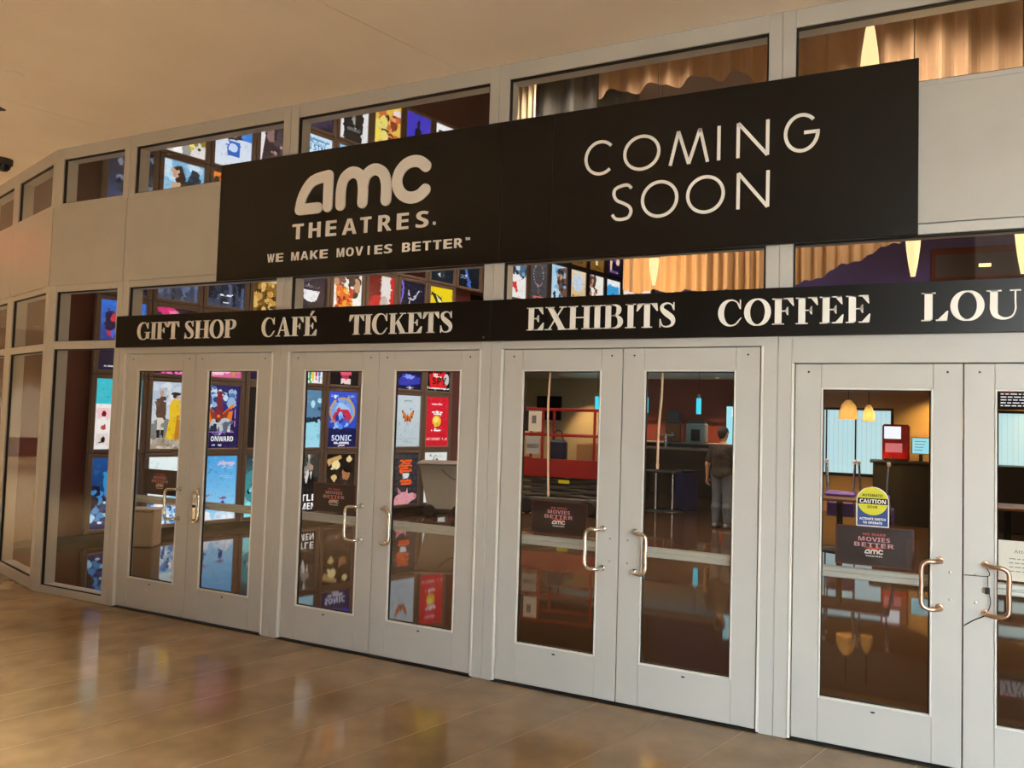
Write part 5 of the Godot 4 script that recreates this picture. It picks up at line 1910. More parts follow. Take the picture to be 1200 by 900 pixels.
func near_things() -> void:
	var s := ST()
	var o := thing("waste_bin", "low beige box bin on the lobby floor behind the leftmost door", "bin", Vector3(-6.62, 0, -2.12), 0.5)
	var s2 := ST()
	b6(s2, -0.15, 0.15, 0.0, 0.42, -0.13, 0.13, 0.012)
	part(o, "bin_body", s2, M["beige_bin"])
	s2 = ST()
	b6(s2, -0.16, 0.16, 0.421, 0.45, -0.14, 0.14, 0.01)
	part(o, "lid", s2, M["beige_bin"])
	o = thing("tub_cart", "grey plastic tub cart with black wheels before the maroon wall", "cart", Vector3(-5.18, 0, -6.85), 0.45)
	s = ST()
	var lo := [Vector3(-0.27, 0.14, 0.24), Vector3(0.33, 0.14, 0.24), Vector3(0.33, 0.14, -0.24), Vector3(-0.27, 0.14, -0.24)]
	var hi := [Vector3(-0.42, 0.86, 0.32), Vector3(0.40, 0.86, 0.32), Vector3(0.40, 0.86, -0.32), Vector3(-0.42, 0.86, -0.32)]
	var nn := [Vector3.BACK, Vector3.RIGHT, Vector3.FORWARD, Vector3.LEFT]
	for i in 4:
		quad(s, lo[i], lo[(i + 1) % 4], hi[(i + 1) % 4], hi[i], nn[i])
	quad(s, lo[0], lo[1], lo[2], lo[3], Vector3.DOWN)
	part(o, "tub", s, M["cart_grey"])
	s = ST()
	b6(s, -0.46, 0.43, 0.861, 0.91, -0.35, 0.35, 0.015)
	part(o, "lid", s, M["cart_lid"])
	for q in [[-0.24, 0.26], [0.24, 0.26], [-0.24, -0.26], [0.24, -0.26]]:
		s = ST()
		lathe(s, [Vector2(0, -0.03), Vector2(0.09, -0.03), Vector2(0.105, -0.015), Vector2(0.105, 0.015), Vector2(0.09, 0.03), Vector2(0, 0.03)], Vector3(q[0], 0.105, q[1]), 18, Basis(Vector3.RIGHT, PI / 2))
		part(o, "wheel", s, M["rubber"])
	s = ST()
	tube(s, smooth_path([Vector3(-0.05, 0.8, 0.335), Vector3(0.12, 0.66, 0.345), Vector3(0.32, 0.62, 0.345), Vector3(0.41, 0.66, 0.34)], 5), 0.006, 6)
	part(o, "strap", s, M["near_black"])
	o = thing("lit_edge_post", "slim glowing white post at the end of the maroon poster wall", "light post", wall_pt(9.42, 0.0, 0.10))
	s = ST()
	b6(s, -0.06, 0.06, 0.0, 0.04, -0.06, 0.06, 0.004)
	part(o, "base_plate", s, M["steel"])
	s = ST()
	b6(s, -0.035, 0.035, 0.04, 2.9, -0.03, 0.03, 0.006)
	part(o, "light_tube", s, M["lamp_white"])
	var k := 0
	for q in [[-0.545, 1.2, "left"], [0.185, 1.42, "right"]]:  # reflected bright lines in the door glass, built as solid strands
		o = thing("reflection_streak", "pale orange line standing for a reflection in the exhibits doors, %s of two" % q[2], "cord", Vector3(q[0], q[1], -0.19), 0.0, "lines standing for reflections in the exhibits doors")
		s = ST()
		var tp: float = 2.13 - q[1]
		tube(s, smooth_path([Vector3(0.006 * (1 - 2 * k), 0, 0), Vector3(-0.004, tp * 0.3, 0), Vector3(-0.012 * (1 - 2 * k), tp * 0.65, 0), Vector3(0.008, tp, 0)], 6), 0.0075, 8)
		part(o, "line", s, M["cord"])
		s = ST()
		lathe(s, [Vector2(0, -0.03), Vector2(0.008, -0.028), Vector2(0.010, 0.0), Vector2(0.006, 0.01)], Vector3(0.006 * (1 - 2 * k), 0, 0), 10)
		part(o, "streak_end", s, M["cord"])
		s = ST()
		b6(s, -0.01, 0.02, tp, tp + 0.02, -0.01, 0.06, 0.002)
		part(o, "streak_hook", s, M["steel"])
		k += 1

func cafe() -> void:
	var s := ST()
	var o := thing("television", "black wall television on the beige café wall", "television", Vector3(-7.95, 1.66, -17.92))
	b6(s, -0.42, 0.42, 0.0, 0.76, -0.07, 0.0, 0.01)
	part(o, "casing", s, M["near_black"])
	s = ST()
	b6(s, -0.40, 0.40, 0.02, 0.74, 0.0, 0.003)
	part(o, "screen", s, M["gloss_black"])
	for q in [[-4.0, "first"], [-2.64, "second"], [-1.74, "third"], [-5.33, "leftmost"]]:
		o = thing("tube_pendant", "glowing cyan tube pendant, %s before the café back wall" % q[1] if q[1] == "leftmost" else "glowing cyan tube pendant, %s from the left in the right exhibits door" % q[1], "pendant lamp", Vector3(q[0], 1.93, -15.0), 0.0, "cyan pendants over the café bar")
		s = ST()
		lathe(s, [Vector2(0, 0), Vector2(0.055, 0.0), Vector2(0.06, 0.01), Vector2(0.06, 0.40), Vector2(0.0, 0.40)], Vector3.ZERO, 16)
		part(o, "glass_tube_lamp", s, M["cyan"])
		s = ST()
		lathe(s, [Vector2(0, 0.40), Vector2(0.035, 0.40), Vector2(0.03, 0.50), Vector2(0, 0.50)], Vector3.ZERO, 12)
		part(o, "cap", s, M["steel"])
		s = ST()
		tube(s, [Vector3(0, 0.5, 0), Vector3(0, 1.05, 0)], 0.006, 6)
		part(o, "cord", s, M["near_black"])
		var l := OmniLight3D.new()
		l.name = "tube_glow"
		l.light_color = Color(0.35, 0.95, 1.0)
		l.light_energy = 0.12
		l.omni_range = 12
		l.shadow_enabled = true
		l.light_size = 0.05
		l.position = Vector3(0, 0.2, 0)
		o.add_child(l)
	o = thing("bar_counter", "long black café bar counter with pale edge behind the exhibits doors", "counter", Vector3(-3.5, 0, -14.0))
	s = ST()
	b6(s, -1.7, 1.5, 0, 1.05, -0.3, 0.25, 0.01)
	part(o, "front", s, M["near_black"])
	s = ST()
	b6(s, -1.75, 1.55, 1.051, 1.10, -0.35, 0.32, 0.01)
	part(o, "counter_top", s, M["stone"])
	o = thing("back_counter", "dark back counter along the red café wall", "counter", Vector3(-3.3, 0, -16.6))
	s = ST()
	b6(s, -2.0, 1.9, 0, 1.13, -0.35, 0.35, 0.01)
	part(o, "cabinet", s, M["near_black"])
	s = ST()
	b6(s, -2.02, 1.92, 1.131, 1.17, -0.37, 0.37, 0.008)
	part(o, "worktop", s, M["steel"])
	o = thing("steel_brewer", "tall brown steel brewer on the back counter", "machine", Vector3(-3.6, 1.171, -16.5))
	s = ST()
	b6(s, -0.22, 0.22, 0, 0.5, -0.2, 0.2, 0.02)
	part(o, "brewer_body", s, M["copper"])
	s = ST()
	b6(s, -0.18, 0.18, 0.501, 0.86, -0.18, 0.18, 0.03)
	part(o, "hopper", s, M["steel_dark"])
	s = ST()
	tube(s, [Vector3(0, 0.25, 0.2), Vector3(0, 0.25, 0.27), Vector3(0, 0.18, 0.27)], 0.02, 8)
	part(o, "tap", s, M["steel"])
	o = thing("coffee_machine", "pale espresso machine with dark front on the back counter", "machine", Vector3(-2.98, 1.171, -16.5))
	s = ST()
	b6(s, -0.26, 0.26, 0, 0.52, -0.2, 0.2, 0.03)
	part(o, "housing", s, M["pale_grey"])
	s = ST()
	b6(s, -0.12, 0.12, 0.05, 0.36, 0.2, 0.23, 0.01)
	part(o, "dark_bay", s, M["near_black"])
	s = ST()
	b6(s, -0.22, 0.22, 0.521, 0.60, -0.16, 0.16, 0.01)
	part(o, "cup_tray", s, M["steel_dark"])
	o = thing("beer_tap_tower", "chrome tap tower standing on the bar counter", "tap", Vector3(-3.2, 1.101, -13.95))
	s = ST()
	lathe(s, [Vector2(0, 0), Vector2(0.07, 0), Vector2(0.07, 0.02), Vector2(0.04, 0.03), Vector2(0.04, 0.30), Vector2(0, 0.30)], Vector3.ZERO, 14)
	part(o, "column", s, M["chrome"])
	s = ST()
	tube(s, [Vector3(-0.22, 0.27, 0), Vector3(0.22, 0.27, 0)], 0.035, 10)
	part(o, "cross_bar", s, M["chrome"])
	for x in [-0.15, 0.0, 0.15]:
		s = ST()
		tube(s, [Vector3(x, 0.27, 0.02), Vector3(x, 0.22, 0.1), Vector3(x, 0.15, 0.1)], 0.013, 6)
		part(o, "spout", s, M["chrome"])
	o = thing("high_table", "black topped high table on a chrome leg in the café", "table", Vector3(-2.34, 0, -10.0))
	s = ST()
	b6(s, -0.36, 0.36, 0.74, 0.77, -0.3, 0.3, 0.006)
	part(o, "table_top", s, M["near_black"])
	for q in [[-0.05, 0.0], [0.25, -0.1]]:
		s = ST()
		tube(s, [Vector3(q[0], 0.02, q[1]), Vector3(q[0], 0.74, q[1])], 0.028, 10)
		part(o, "leg", s, M["chrome"])
		s = ST()
		lathe(s, [Vector2(0, 0.0), Vector2(0.2, 0.0), Vector2(0.19, 0.012), Vector2(0.03, 0.03), Vector2(0, 0.03)], Vector3(q[0], 0, q[1]), 18)
		part(o, "foot", s, M["steel_dark"])
	o = thing("blue_kiosk", "short blue kiosk box beside the high table", "kiosk", Vector3(-1.98, 0, -10.75), -0.7)
	s = ST()
	b6(s, -0.16, 0.16, 0.0, 0.72, -0.16, 0.16, 0.01)
	part(o, "kiosk_body", s, M["kiosk_blue"])
	s = ST()
	b6(s, -0.162, -0.161, 0.04, 0.70, -0.14, 0.14)
	part(o, "light_panel_screen", s, M["pale_blue_lamp"])
	s = ST()
	b6(s, -0.18, 0.18, 0.721, 0.76, -0.18, 0.18, 0.01)
	part(o, "cap", s, M["near_black"])
	o = thing("digital_display", "tall bright white and cyan digital display on a black stand", "display", Vector3(-0.62, 0, -9.3), 0.15)
	s = ST()
	b6(s, -0.36, 0.30, 0.85, 2.03, -0.08, 0.0, 0.015)
	part(o, "casing", s, M["near_black"])
	s = ST()
	b6(s, -0.35, 0.28, 0.90, 2.00, 0.0, 0.004)
	part(o, "screen", s, M["screen_pale"])
	s = ST()
	b6(s, -0.26, 0.26, 1.82, 1.96, 0.0045, 0.006)
	part(o, "screen_header", s, M["screen_white"])
	s = ST()
	b6(s, -0.06, 0.06, 0.03, 0.85, -0.07, -0.02, 0.005)
	part(o, "stand", s, M["near_black"])
	s = ST()
	lathe(s, [Vector2(0, 0.0), Vector2(0.30, 0.0), Vector2(0.28, 0.03), Vector2(0, 0.03)], Vector3(0, 0, -0.04), 22)
	part(o, "base", s, M["steel"])
	for q in [[-9.0, -17.4], [-6.6, -17.4], [-4.6, -17.2], [-2.6, -17.2], [-1.0, -16.2]]:
		o = thing("cafe_spotlight", "small recessed spotlight washing the café back wall, %s from the left" % {-9.0: "first", -6.6: "second", -4.6: "third", -2.6: "fourth", -1.0: "fifth"}[q[0]], "spotlight", Vector3(q[0], 2.98, q[1]), 0.0, "café wall washers")
		s = ST()
		lathe(s, [Vector2(0, -0.005), Vector2(0.05, -0.005), Vector2(0.06, -0.001)], Vector3.ZERO, 14)
		part(o, "lens_lamp", s, M["lamp_warm"])
		var l := SpotLight3D.new()
		l.name = "cafe_beam"
		l.light_color = Color(1.0, 0.84, 0.58)
		l.light_energy = 8.5
		l.spot_angle = 38
		l.spot_angle_attenuation = 0.6
		l.spot_range = 20
		l.light_size = 0.04
		l.shadow_enabled = true
		l.position = Vector3(0, -0.02, 0)
		l.rotation_degrees = Vector3(-90, 0, 0)
		o.add_child(l)
	var pn := thing("person", "person in dark patterned shirt and blue grey trousers standing with back turned", "person", Vector3(-0.86, 0, -8.35), -0.35)
	person(pn, 1.62, [[Vector3(-0.26, 1.03, 0.02), Vector3(-0.29, 0.81, -0.02)], [Vector3(0.25, 1.03, 0.0), Vector3(0.22, 0.85, -0.12)]], Vector3(0.15, 0.0, -1), false, [M["skin"], M["shirt_dark"], M["jeans"], M["hair"], M["shoe"]])

func chair(label: String, at: Vector3, turn: float) -> void:
	var o := thing("chair", label, "chair", at, turn, "chairs upturned on the lounge table")
	var flip := func(v: Vector3) -> Vector3: return Vector3(v.x, -v.y, -v.z)
	var s := ST()
	b6(s, -0.2, 0.2, 0.0, 0.05, -0.2, 0.2, 0.02)
	part(o, "seat", s, M["purple_seat"])
	s = ST()
	b6(s, -0.19, 0.19, -0.32, -0.12, 0.22, 0.25, 0.012)
	part(o, "backrest", s, M["purple_seat"])
	for q in [[-0.18, 0.18], [0.18, 0.18], [-0.18, -0.18], [0.18, -0.18]]:
		s = ST()
		tube(s, [Vector3(q[0] * 0.9, 0.05, q[1] * 0.9), Vector3(q[0] * 1.02, 0.46, q[1] * 1.02)], 0.011, 8)
		var lg := part(o, "leg", s, M["chrome_dark"])
		s = ST()
		lathe(s, [Vector2(0.018, 0.0), Vector2(0.024, 0.04), Vector2(0, 0.046)], Vector3(q[0] * 1.02, 0.45, q[1] * 1.02), 8)
		part(lg, "glint_glide", s, M["white"])  # white foot caps, enlarged to read as glints on the legs
	for x in [-0.17, 0.17]:
		s = ST()
		tube(s, [Vector3(x, 0.02, 0.19), Vector3(x, -0.30, 0.235)], 0.010, 8)
		part(o, "back_post", s, M["chrome_dark"])

func lounge() -> void:
	var s := ST()
	var n := 20
	for q in [[0.28, 1.66, "light blue lounge window behind the left lounge door"], [3.25, 4.4, "light blue lounge window behind the right lounge door"]]:
		var w := struct("window_%d" % n, q[2], Vector3(q[0], 0.79, -12.39))
		n += 1
		var ww: float = q[1] - q[0]
		s = ST()
		b6(s, -0.05, ww + 0.05, -0.06, 0.0, 0.0, 0.05, 0.005)
		b6(s, -0.05, ww + 0.05, 1.26, 1.31, 0.0, 0.04, 0.005)
		b6(s, -0.05, 0.0, 0.0, 1.26, 0.0, 0.04, 0.005)
		b6(s, ww, ww + 0.05, 0.0, 1.26, 0.0, 0.04, 0.005)
		part(w, "window_frame", s, M["dark_metal"])
		var slats := int(ww / 0.085)
		for i in slats:
			s = ST()
			b6(s, i * ww / slats + 0.002, (i + 1) * ww / slats - 0.002, 0.0, 1.26, 0.002 + 0.003 * (i % 2), 0.006 + 0.003 * (i % 2))  # slats glow in place of daylight; the wall behind is solid
			part(w, "window_blind_slat", s, M["glowing_blind"])
		for x in ([0.21, 0.75] if ww > 1.2 else [0.2]):
			s = ST()
			b6(s, x - 0.015, x + 0.015, 0.0, 1.26, 0.012, 0.03, 0.003)
			part(w, "mullion", s, M["dark_metal"])
	for q in [[0.96, 1.84, 0.155, 0.33, "left, larger"], [1.28, 1.81, 0.095, 0.28, "right, smaller"]]:
		var o := thing("bell_pendant", "tan bell shaped pendant lamp before the lounge window, %s of two" % q[4], "pendant lamp", Vector3(q[0], q[1], -10.0), 0.0, "bell pendants in the lounge")
		s = ST()
		var r: float = q[2]
		var h: float = q[3]
		lathe(s, [Vector2(r, 0.0), Vector2(r * 0.95, h * 0.4), Vector2(r * 0.72, h * 0.75), Vector2(r * 0.3, h), Vector2(0, h)], Vector3.ZERO, 18)
		part(o, "lamp_shade", s, M["shade"])
		s = ST()
		lathe(s, [Vector2(0, 0.03), Vector2(r * 0.5, 0.05), Vector2(r * 0.5, 0.12), Vector2(0, 0.14)], Vector3.ZERO, 12)
		part(o, "bulb", s, M["lamp_warm"])
		s = ST()
		tube(s, [Vector3(0, h, 0), Vector3(0, 2.62 - q[1], 0)], 0.006, 6)
		part(o, "cord", s, M["near_black"])
		var l := OmniLight3D.new()
		l.name = "bell_glow"
		l.light_color = Color(1.0, 0.78, 0.45)
		l.light_energy = 2.4
		l.omni_range = 12
		l.light_size = 0.04
		l.shadow_enabled = true
		l.position = Vector3(0, 0.08, 0)
		o.add_child(l)
	for q in [[2.5, "left"], [4.2, "right"]]:  # added lamps without a visible fixture, brightening the ochre wall
		var o := thing("added_lounge_spotlight", "small added spotlight brightening the ochre lounge wall, %s of two" % q[1], "spotlight", Vector3(q[0], 2.62, -11.9), 0.0, "added lounge wall washers")
		s = ST()
		lathe(s, [Vector2(0, -0.005), Vector2(0.05, -0.005), Vector2(0.06, -0.001)], Vector3.ZERO, 14)
		part(o, "lens_lamp", s, M["lamp_warm"])
		var l := SpotLight3D.new()
		l.name = "lounge_beam"
		l.light_color = Color(1.0, 0.80, 0.48)
		l.light_energy = 3.6
		l.spot_angle = 60
		l.spot_angle_attenuation = 0.8
		l.spot_range = 20
		l.light_size = 0.04
		l.shadow_enabled = true
		l.position = Vector3(0, -0.02, 0)
		l.rotation_degrees = Vector3(-90, 0, 0)
		o.add_child(l)
	var c := thing("lounge_counter", "dark service counter along the ochre lounge wall", "counter", Vector3(3.2, 0, -11.2))
	s = ST()
	b6(s, -1.85, 3.5, 0, 1.08, -0.4, 0.35, 0.01)
	part(c, "front", s, M["near_black"])
	s = ST()
	b6(s, -1.9, 3.55, 1.081, 1.12, -0.42, 0.4, 0.008)
	part(c, "counter_top", s, M["near_black"])
	var d := thing("drink_machine", "red drink machine with lit white screen on the lounge counter", "machine", Vector3(1.72, 1.121, -11.1))
	s = ST()
	b6(s, -0.22, 0.22, 0, 0.66, -0.2, 0.18, 0.03)
	part(d, "housing", s, M["red_gloss"])
	s = ST()
	b6(s, -0.19, 0.08, 0.40, 0.62, 0.181, 0.19, 0.004)
	part(d, "screen", s, M["screen_white"])
	s = ST()
	b6(s, -0.17, 0.1, 0.16, 0.32, 0.181, 0.187, 0.003)
	part(d, "selector_screen", s, M["screen_pink"])
	s = ST()
	b6(s, -0.2, 0.2, 0.0, 0.05, 0.18, 0.24, 0.01)
	part(d, "drip_tray", s, M["near_black"])
	var m := thing("pale_monitor", "small pale blue monitor beside the red drink machine", "monitor", Vector3(2.12, 1.121, -10.98))
	s = ST()
	b6(s, -0.15, 0.15, 0.14, 0.44, -0.03, 0.0, 0.008)
	part(m, "casing", s, M["pale_grey"])
	s = ST()
	b6(s, -0.135, 0.135, 0.155, 0.425, 0.0, 0.003)
	part(m, "screen", s, M["screen_pale"])
	s = ST()
	for i in 4:
		b6(s, -0.10, 0.08 - 0.02 * i, 0.36 - i * 0.05, 0.37 - i * 0.05, 0.003, 0.004)
	part(m, "screen_print", s, M["print_grey"])
	s = ST()
	b6(s, -0.03, 0.03, 0.0, 0.14, -0.025, -0.01, 0.004)
	b6(s, -0.1, 0.1, 0.0, 0.012, -0.08, 0.06, 0.004)
	part(m, "stand", s, M["near_black"])
	var e := thing("espresso_machine", "black espresso machine with chrome glints on the lounge counter", "machine", Vector3(2.75, 1.121, -11.1))
	s = ST()
	b6(s, -0.32, 0.32, 0, 0.42, -0.22, 0.2, 0.03)
	part(e, "housing", s, M["gloss_black"])
	for x in [-0.18, 0.0, 0.18]:
		s = ST()
		tube(s, [Vector3(x, 0.22, 0.2), Vector3(x, 0.2, 0.3)], 0.02, 8)
		part(e, "group_head", s, M["chrome"])
	var mb := thing("menu_screen", "hanging dark menu screen with red and white print, right lounge door", "menu screen", Vector3(3.42, 2.05, -9.55))
	s = ST()
	b6(s, -0.5, 0.5, 0, 0.29, -0.05, 0.0, 0.006)
	part(mb, "casing", s, M["near_black"])
	rng.seed = 77
	s = ST()
	for i in 5:
		var x := -0.28
		while x < 0.44:
			var w := rng.randf_range(0.03, 0.09)
			b6(s, x, x + w, 0.23 - i * 0.045, 0.245 - i * 0.045, 0.0, 0.002)
			x += w + 0.02
	part(mb, "screen_print", s, M["screen_white"])
	s = ST()
	b6(s, -0.28, -0.08, 0.252, 0.272, 0.0, 0.002)
	disc(s, Vector2(-0.39, 0.16), 0.05, 0.0, 0.002, 14)
	part(mb, "screen_emblem", s, M["screen_red"])
	for x in [-0.4, 0.4]:
		s = ST()
		tube(s, [Vector3(x, 0.29, -0.025), Vector3(x, 0.57, -0.025)], 0.008, 6)
		part(mb, "hanger", s, M["dark_metal"])
	var hb := thing("framed_board", "purple and red framed board on the bulkhead over the lounge lettering", "board", Vector3(2.9, 4.02, -9.19), 0.0)
	s = ST()
	b6(s, -0.75, 1.3, 0, 0.52, 0.0, 0.05, 0.01)
	part(hb, "frame", s, M["red_dark"])
	s = ST()
	b6(s, -0.68, 1.23, 0.06, 0.42, 0.05, 0.056)
	part(hb, "panel", s, M["board_grey"])
	s = ST()
	b6(s, -0.1, 0.06, 0.2, 0.25, 0.056, 0.06)
	part(hb, "amber_sign", s, M["lamp_warm"])
	var t := thing("lounge_table", "square wooden lounge table carrying upturned chairs", "table", Vector3(0.95, 0, -7.1))
	s = ST()
	b6(s, -0.55, 0.55, 0.70, 0.74, -0.35, 0.35, 0.008)
	part(t, "table_top", s, M["wood"])
	s = ST()
	tube(s, [Vector3(0, 0.02, 0), Vector3(0, 0.7, 0)], 0.04, 12)
	part(t, "pedestal", s, M["dark_metal"])
	s = ST()
	lathe(s, [Vector2(0, 0.0), Vector2(0.28, 0.0), Vector2(0.27, 0.015), Vector2(0.05, 0.04), Vector2(0, 0.04)], Vector3.ZERO, 20)
	part(t, "base", s, M["dark_metal"])
	chair("purple chair upturned on the lounge table, leftmost of three", Vector3(0.53, 0.741, -7.0), -PI / 2)
	chair("purple chair upturned on the lounge table, rightmost of three", Vector3(1.37, 0.741, -7.1), PI / 2)
	chair("purple chair upturned on the lounge table, middle of three", Vector3(0.95, 0.741, -7.28), PI)
	var t2 := thing("lounge_table", "wooden lounge table carrying one upturned chair behind the rightmost door", "table", Vector3(2.95, 0, -7.4))
	for ch in t.get_children():
		var cp: Node = ch.duplicate()
		t2.add_child(cp, true)
	chair("purple chair upturned on the table behind the rightmost door", Vector3(2.57, 0.741, -7.35), -PI / 2)

func viewer() -> void:
	# the person taking the picture, mirrored in the door glass
	var o := thing("person", "person in black shirt and dark shorts holding up a phone, mirrored in door glass", "person", Vector3(1.86, 0, 4.86))
	person(o, 1.80, [[Vector3(-0.34, 1.32, -0.16), Vector3(-0.43, 1.57, -0.30)], [Vector3(0.27, 1.12, 0.03), Vector3(0.29, 0.87, -0.05)]], Vector3(-0.4, 0.0, -1), true, [M["skin"], M["black_cloth"], M["dark_cloth"], M["hair"], M["shoe"]])
	var ph := thing("phone", "dark phone held up in a raised hand, mirrored in door glass", "phone", Vector3.ZERO)
	ph.transform = CAM
	ph.position += CAM.basis.z * 0.014
	var s := ST()
	b6(s, -0.012, 0.14, -0.058, 0.014, -0.004, 0.004, 0.003)
	part(ph, "casing", s, M["navy"])
	s = ST()
	b6(s, -0.006, 0.134, -0.053, 0.009, 0.0042, 0.0048)
	part(ph, "screen", s, M["gloss_black"])

# ------------------------------------------------------------------ lights, camera
const DOWN := [[-4.0, 3.9], [-7.2, 3.3], [-10.5, 3.1], [-14.0, 2.6], [-19.0, 1.0], [-1.4, 4.6], [0.7, 4.9], [-5.4, 4.7], [-9.0, 4.7], [-9.5, 0.9], [-12.5, 0.4], [-16.5, 4.0], [-16.0, -1.0], [-22.5, -2.5], [-22.5, 1.5], [-24.5, -0.5], [4.6, 4.9]]
const DOWN_E := 65.0
const LOBBY_E := 26.0
var CAM := Transform3D()

func materials() -> void:
	var fr := mat("frame", Color(0.725, 0.727, 0.72), 0.42)
	fr.albedo_texture = noise_tex(4, 0.01, Color(0.97, 0.97, 0.97), Color(1, 1, 1), 256, 3)
	fr.uv1_triplanar = true
	fr.uv1_world_triplanar = true
	fr.uv1_scale = Vector3(0.7, 0.7, 0.7)
	mat("bead", Color(0.86, 0.855, 0.84), 0.35)
	var pn := mat("panel", Color(0.705, 0.705, 0.695), 0.40)
	pn.albedo_texture = fr.albedo_texture
	pn.uv1_triplanar = true
	pn.uv1_world_triplanar = true
	mat("rubber", Color(0.03, 0.03, 0.03), 0.7)
	mat("bar", Color(0.72, 0.74, 0.72), 0.35, 0.3)
	mat("chrome", Color(0.86, 0.85, 0.83), 0.18, 1.0)
	mat("chrome_dark", Color(0.88, 0.88, 0.9), 0.12, 1.0)
	mat("bronze", Color(0.80, 0.68, 0.60), 0.28, 1.0)
	mat("steel", Color(0.7, 0.7, 0.7), 0.3, 1.0)
	mat("steel_dark", Color(0.4, 0.4, 0.42), 0.35, 1.0)
	mat("copper", Color(0.62, 0.45, 0.34), 0.3, 1.0)
	mat("dark_metal", Color(0.13, 0.12, 0.11), 0.45, 0.5)
	mat("sign", Color(0.045, 0.042, 0.04), 0.32, 0.0, 0.4)
	mat("letters", Color(0.95, 0.945, 0.93), 0.5)
	var gl := mat("glass", Color(0.03, 0.035, 0.035, 0.10), 0.0)
	gl.transparency = BaseMaterial3D.TRANSPARENCY_ALPHA
	mat("near_black", Color(0.07, 0.065, 0.065), 0.5)
	mat("gloss_black", Color(0.03, 0.03, 0.035), 0.1)
	mat("white", Color(0.92, 0.92, 0.9), 0.5)
	mat("cream", Color(0.83, 0.79, 0.72), 0.6)
	var ce := mat("ceil", Color(0.94, 0.905, 0.87), 0.8)
	ce.albedo_texture = noise_tex(8, 0.006, Color(0.965, 0.955, 0.945), Color(1, 1, 1), 512, 3)
	ce.uv1_triplanar = true
	ce.uv1_world_triplanar = true
	ce.uv1_scale = Vector3(0.25, 0.25, 0.25)
	mat("ceil_in", Color(0.78, 0.66, 0.55), 0.8)
	mat("pale_grey", Color(0.72, 0.72, 0.74), 0.6)
	mat("hall_wall", Color(0.32, 0.27, 0.23), 0.7)
	mat("charcoal", Color(0.22, 0.20, 0.20), 0.8)
	mat("maroon", Color(0.33, 0.14, 0.12), 0.55)
	mat("red_wall", Color(0.50, 0.19, 0.16), 0.6)
	mat("red_dark", Color(0.36, 0.10, 0.09), 0.5)
	mat("beige", Color(0.74, 0.66, 0.54), 0.7)
	mat("purple", Color(0.36, 0.32, 0.62), 0.7)
	mat("ochre", Color(0.82, 0.70, 0.48), 0.7)
	mat("joint", Color(0.72, 0.635, 0.51), 0.5)
	var tex := noise_tex(21, 0.012, Color(0.86, 0.855, 0.85), Color(1.02, 1.015, 1.01), 1024, 6)
	var rt := noise_tex(33, 0.008, Color(0.55, 0.55, 0.55), Color(1.0, 1.0, 1.0), 512, 5)
	var i := 0
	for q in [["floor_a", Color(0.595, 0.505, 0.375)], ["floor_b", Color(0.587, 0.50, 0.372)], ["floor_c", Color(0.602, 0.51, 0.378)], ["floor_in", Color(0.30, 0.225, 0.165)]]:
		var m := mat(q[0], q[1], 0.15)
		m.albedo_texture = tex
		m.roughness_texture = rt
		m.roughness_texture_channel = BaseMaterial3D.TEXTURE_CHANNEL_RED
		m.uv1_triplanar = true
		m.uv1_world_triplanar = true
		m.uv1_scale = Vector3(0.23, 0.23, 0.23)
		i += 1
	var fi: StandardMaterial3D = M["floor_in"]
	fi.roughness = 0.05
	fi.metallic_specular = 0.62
	mat("card", Color(0.12, 0.045, 0.05), 0.4)
	mat("card_edge", Color(0.30, 0.10, 0.11), 0.4)
	mat("print_red", Color(0.75, 0.30, 0.28), 0.5)
	mat("print_pink", Color(0.80, 0.58, 0.62), 0.5)
	mat("print_orange", Color(0.85, 0.35, 0.15), 0.5)
	mat("print_white", Color(0.92, 0.92, 0.92), 0.5)
	mat("print_grey", Color(0.45, 0.46, 0.48), 0.6)
	mat("sticker_blue", Color(0.10, 0.24, 0.50), 0.4)
	mat("sticker_yellow", Color(0.76, 0.76, 0.12), 0.4)
	mat("paper", Color(0.88, 0.87, 0.83), 0.7)
	mat("paper_grey", Color(0.66, 0.67, 0.68), 0.7)
	mat("box_frame", Color(0.43, 0.37, 0.345), 0.4)
	mat("box_trim", Color(0.56, 0.49, 0.45), 0.35)
	var dr := mat("drape", Color(0.74, 0.62, 0.49), 0.85)
	dr.rim_enabled = true
	dr.rim = 0.2
	mat("drape_cream", Color(0.84, 0.78, 0.66), 0.85)
	mat("swag", Color(0.33, 0.33, 0.33), 0.8)
	mat("lift_red", Color(0.55, 0.06, 0.07), 0.35)
	mat("lift_grey", Color(0.26, 0.25, 0.23), 0.5)
	mat("cardboard", Color(0.62, 0.45, 0.28), 0.8)
	mat("navy", Color(0.08, 0.11, 0.22), 0.6)
	mat("beige_bin", Color(0.66, 0.58, 0.50), 0.5)
	mat("cart_grey", Color(0.66, 0.64, 0.60), 0.45)
	mat("cart_lid", Color(0.50, 0.49, 0.47), 0.45)
	mat("cord", Color(0.95, 0.80, 0.66), 0.5)  # pale tone of the reflected lines in the door glass
	mat("stone", Color(0.55, 0.54, 0.52), 0.2)
	mat("kiosk_blue", Color(0.08, 0.14, 0.36), 0.3)
	mat("red_gloss", Color(0.72, 0.06, 0.07), 0.25)
	mat("purple_seat", Color(0.40, 0.26, 0.66), 0.5)
	var sd := mat("shade", Color(0.86, 0.74, 0.56), 0.6)
	sd.backlight_enabled = true
	sd.backlight = Color(0.15, 0.14, 0.115)
	mat("board_grey", Color(0.30, 0.28, 0.34), 0.4)
	mat("wood", Color(0.42, 0.27, 0.17), 0.35)
	mat("skin", Color(0.76, 0.57, 0.46), 0.55)
	var sh := mat("shirt_dark", Color(0.5, 0.5, 0.5), 0.8)
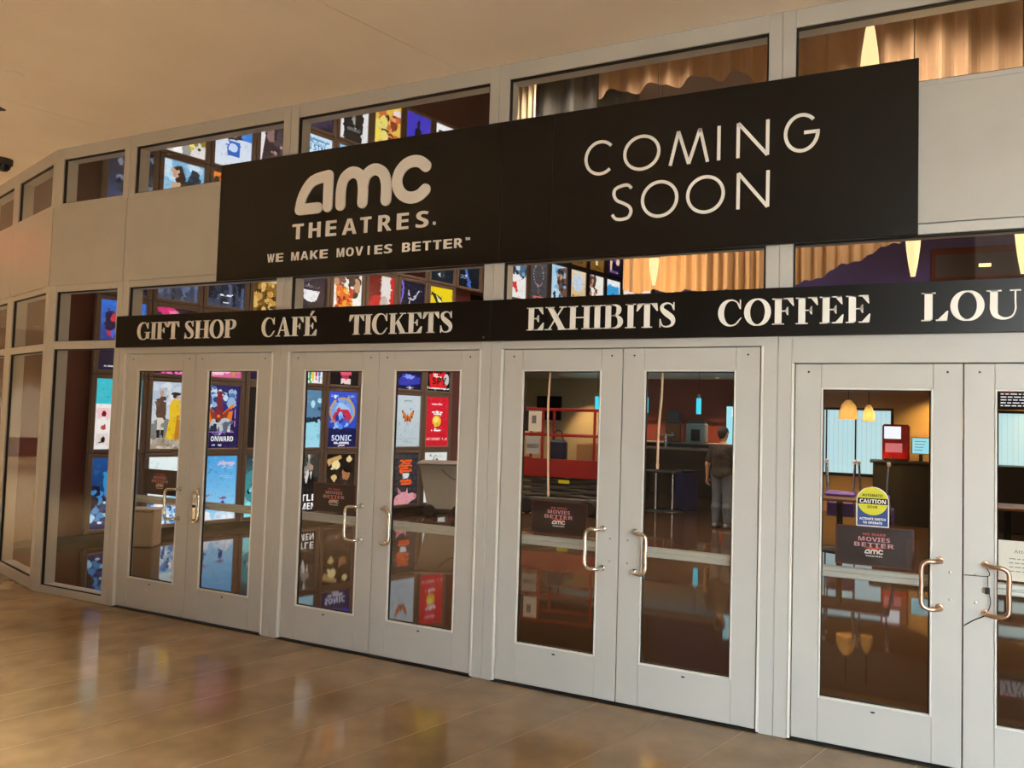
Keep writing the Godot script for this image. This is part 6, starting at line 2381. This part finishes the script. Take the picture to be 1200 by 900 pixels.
	sh.albedo_texture = noise_tex(51, 0.05, Color(0.12, 0.13, 0.14), Color(0.62, 0.52, 0.44), 256, 3)
	sh.uv1_triplanar = true
	sh.uv1_scale = Vector3(1.5, 1.5, 1.5)
	mat("jeans", Color(0.36, 0.40, 0.45), 0.8)
	mat("hair", Color(0.12, 0.09, 0.07), 0.7)
	mat("shoe", Color(0.45, 0.44, 0.44), 0.6)
	mat("black_cloth", Color(0.06, 0.06, 0.065), 0.85)
	mat("dark_cloth", Color(0.11, 0.11, 0.13), 0.85)
	glow("lamp_warm", Color(1.0, 0.82, 0.52), 2.5)
	glow("lamp_red", Color(1.0, 0.12, 0.16), 7.0)
	glow("lamp_white", Color(1.0, 0.97, 0.92), 1.2)
	glow("lamp_cone", Color(1.0, 0.86, 0.62), 1.25)
	glow("cyan", Color(0.25, 0.85, 0.95), 1.0)
	glow("pale_blue_lamp", Color(0.45, 0.62, 0.88), 0.6)
	glow("screen_pale", Color(0.62, 0.90, 0.96), 0.9)
	glow("screen_white", Color(0.95, 0.97, 1.0), 1.0)
	glow("screen_pink", Color(0.9, 0.5, 0.55), 0.6)
	glow("screen_red", Color(0.85, 0.1, 0.1), 0.7)
	glow("glowing_blind", Color(0.76, 0.92, 0.95), 0.85)

func _ready() -> void:
	rng.seed = 5
	var cam := Camera3D.new()
	cam.name = "camera"
	cam.fov = 53.336
	cam.near = 0.02
	cam.far = 200.0
	CAM = Transform3D(Basis.from_euler(Vector3(deg_to_rad(2.5839), deg_to_rad(25.4499), deg_to_rad(1.7671)), EULER_ORDER_YXZ), Vector3(1.3798, 1.67315, 4.44173))
	cam.transform = CAM
	add_child(cam)
	cam.current = true
	var env := Environment.new()
	env.background_mode = Environment.BG_SKY
	var sky := Sky.new()
	var sm := ProceduralSkyMaterial.new()
	sm.sky_top_color = Color(0.80, 0.87, 0.92)
	sm.sky_horizon_color = Color(0.93, 0.955, 0.93)
	sm.ground_bottom_color = Color(0.5, 0.5, 0.48)
	sm.ground_horizon_color = Color(0.7, 0.7, 0.68)
	sky.sky_material = sm
	env.sky = sky
	env.background_energy_multiplier = 26.0
	env.tonemap_mode = Environment.TONE_MAPPER_LINEAR
	env.tonemap_exposure = 1.12
	env.sdfgi_enabled = true
	env.ssao_enabled = true
	env.ssil_enabled = true
	var we := WorldEnvironment.new()
	we.name = "environment"
	we.environment = env
	add_child(we)
	materials()
	mall()
	lobby_shell()
	facade()
	posters()
	signs()
	door_things()
	drapes()
	lift()
	near_things()
	cafe()
	lounge()
	viewer()
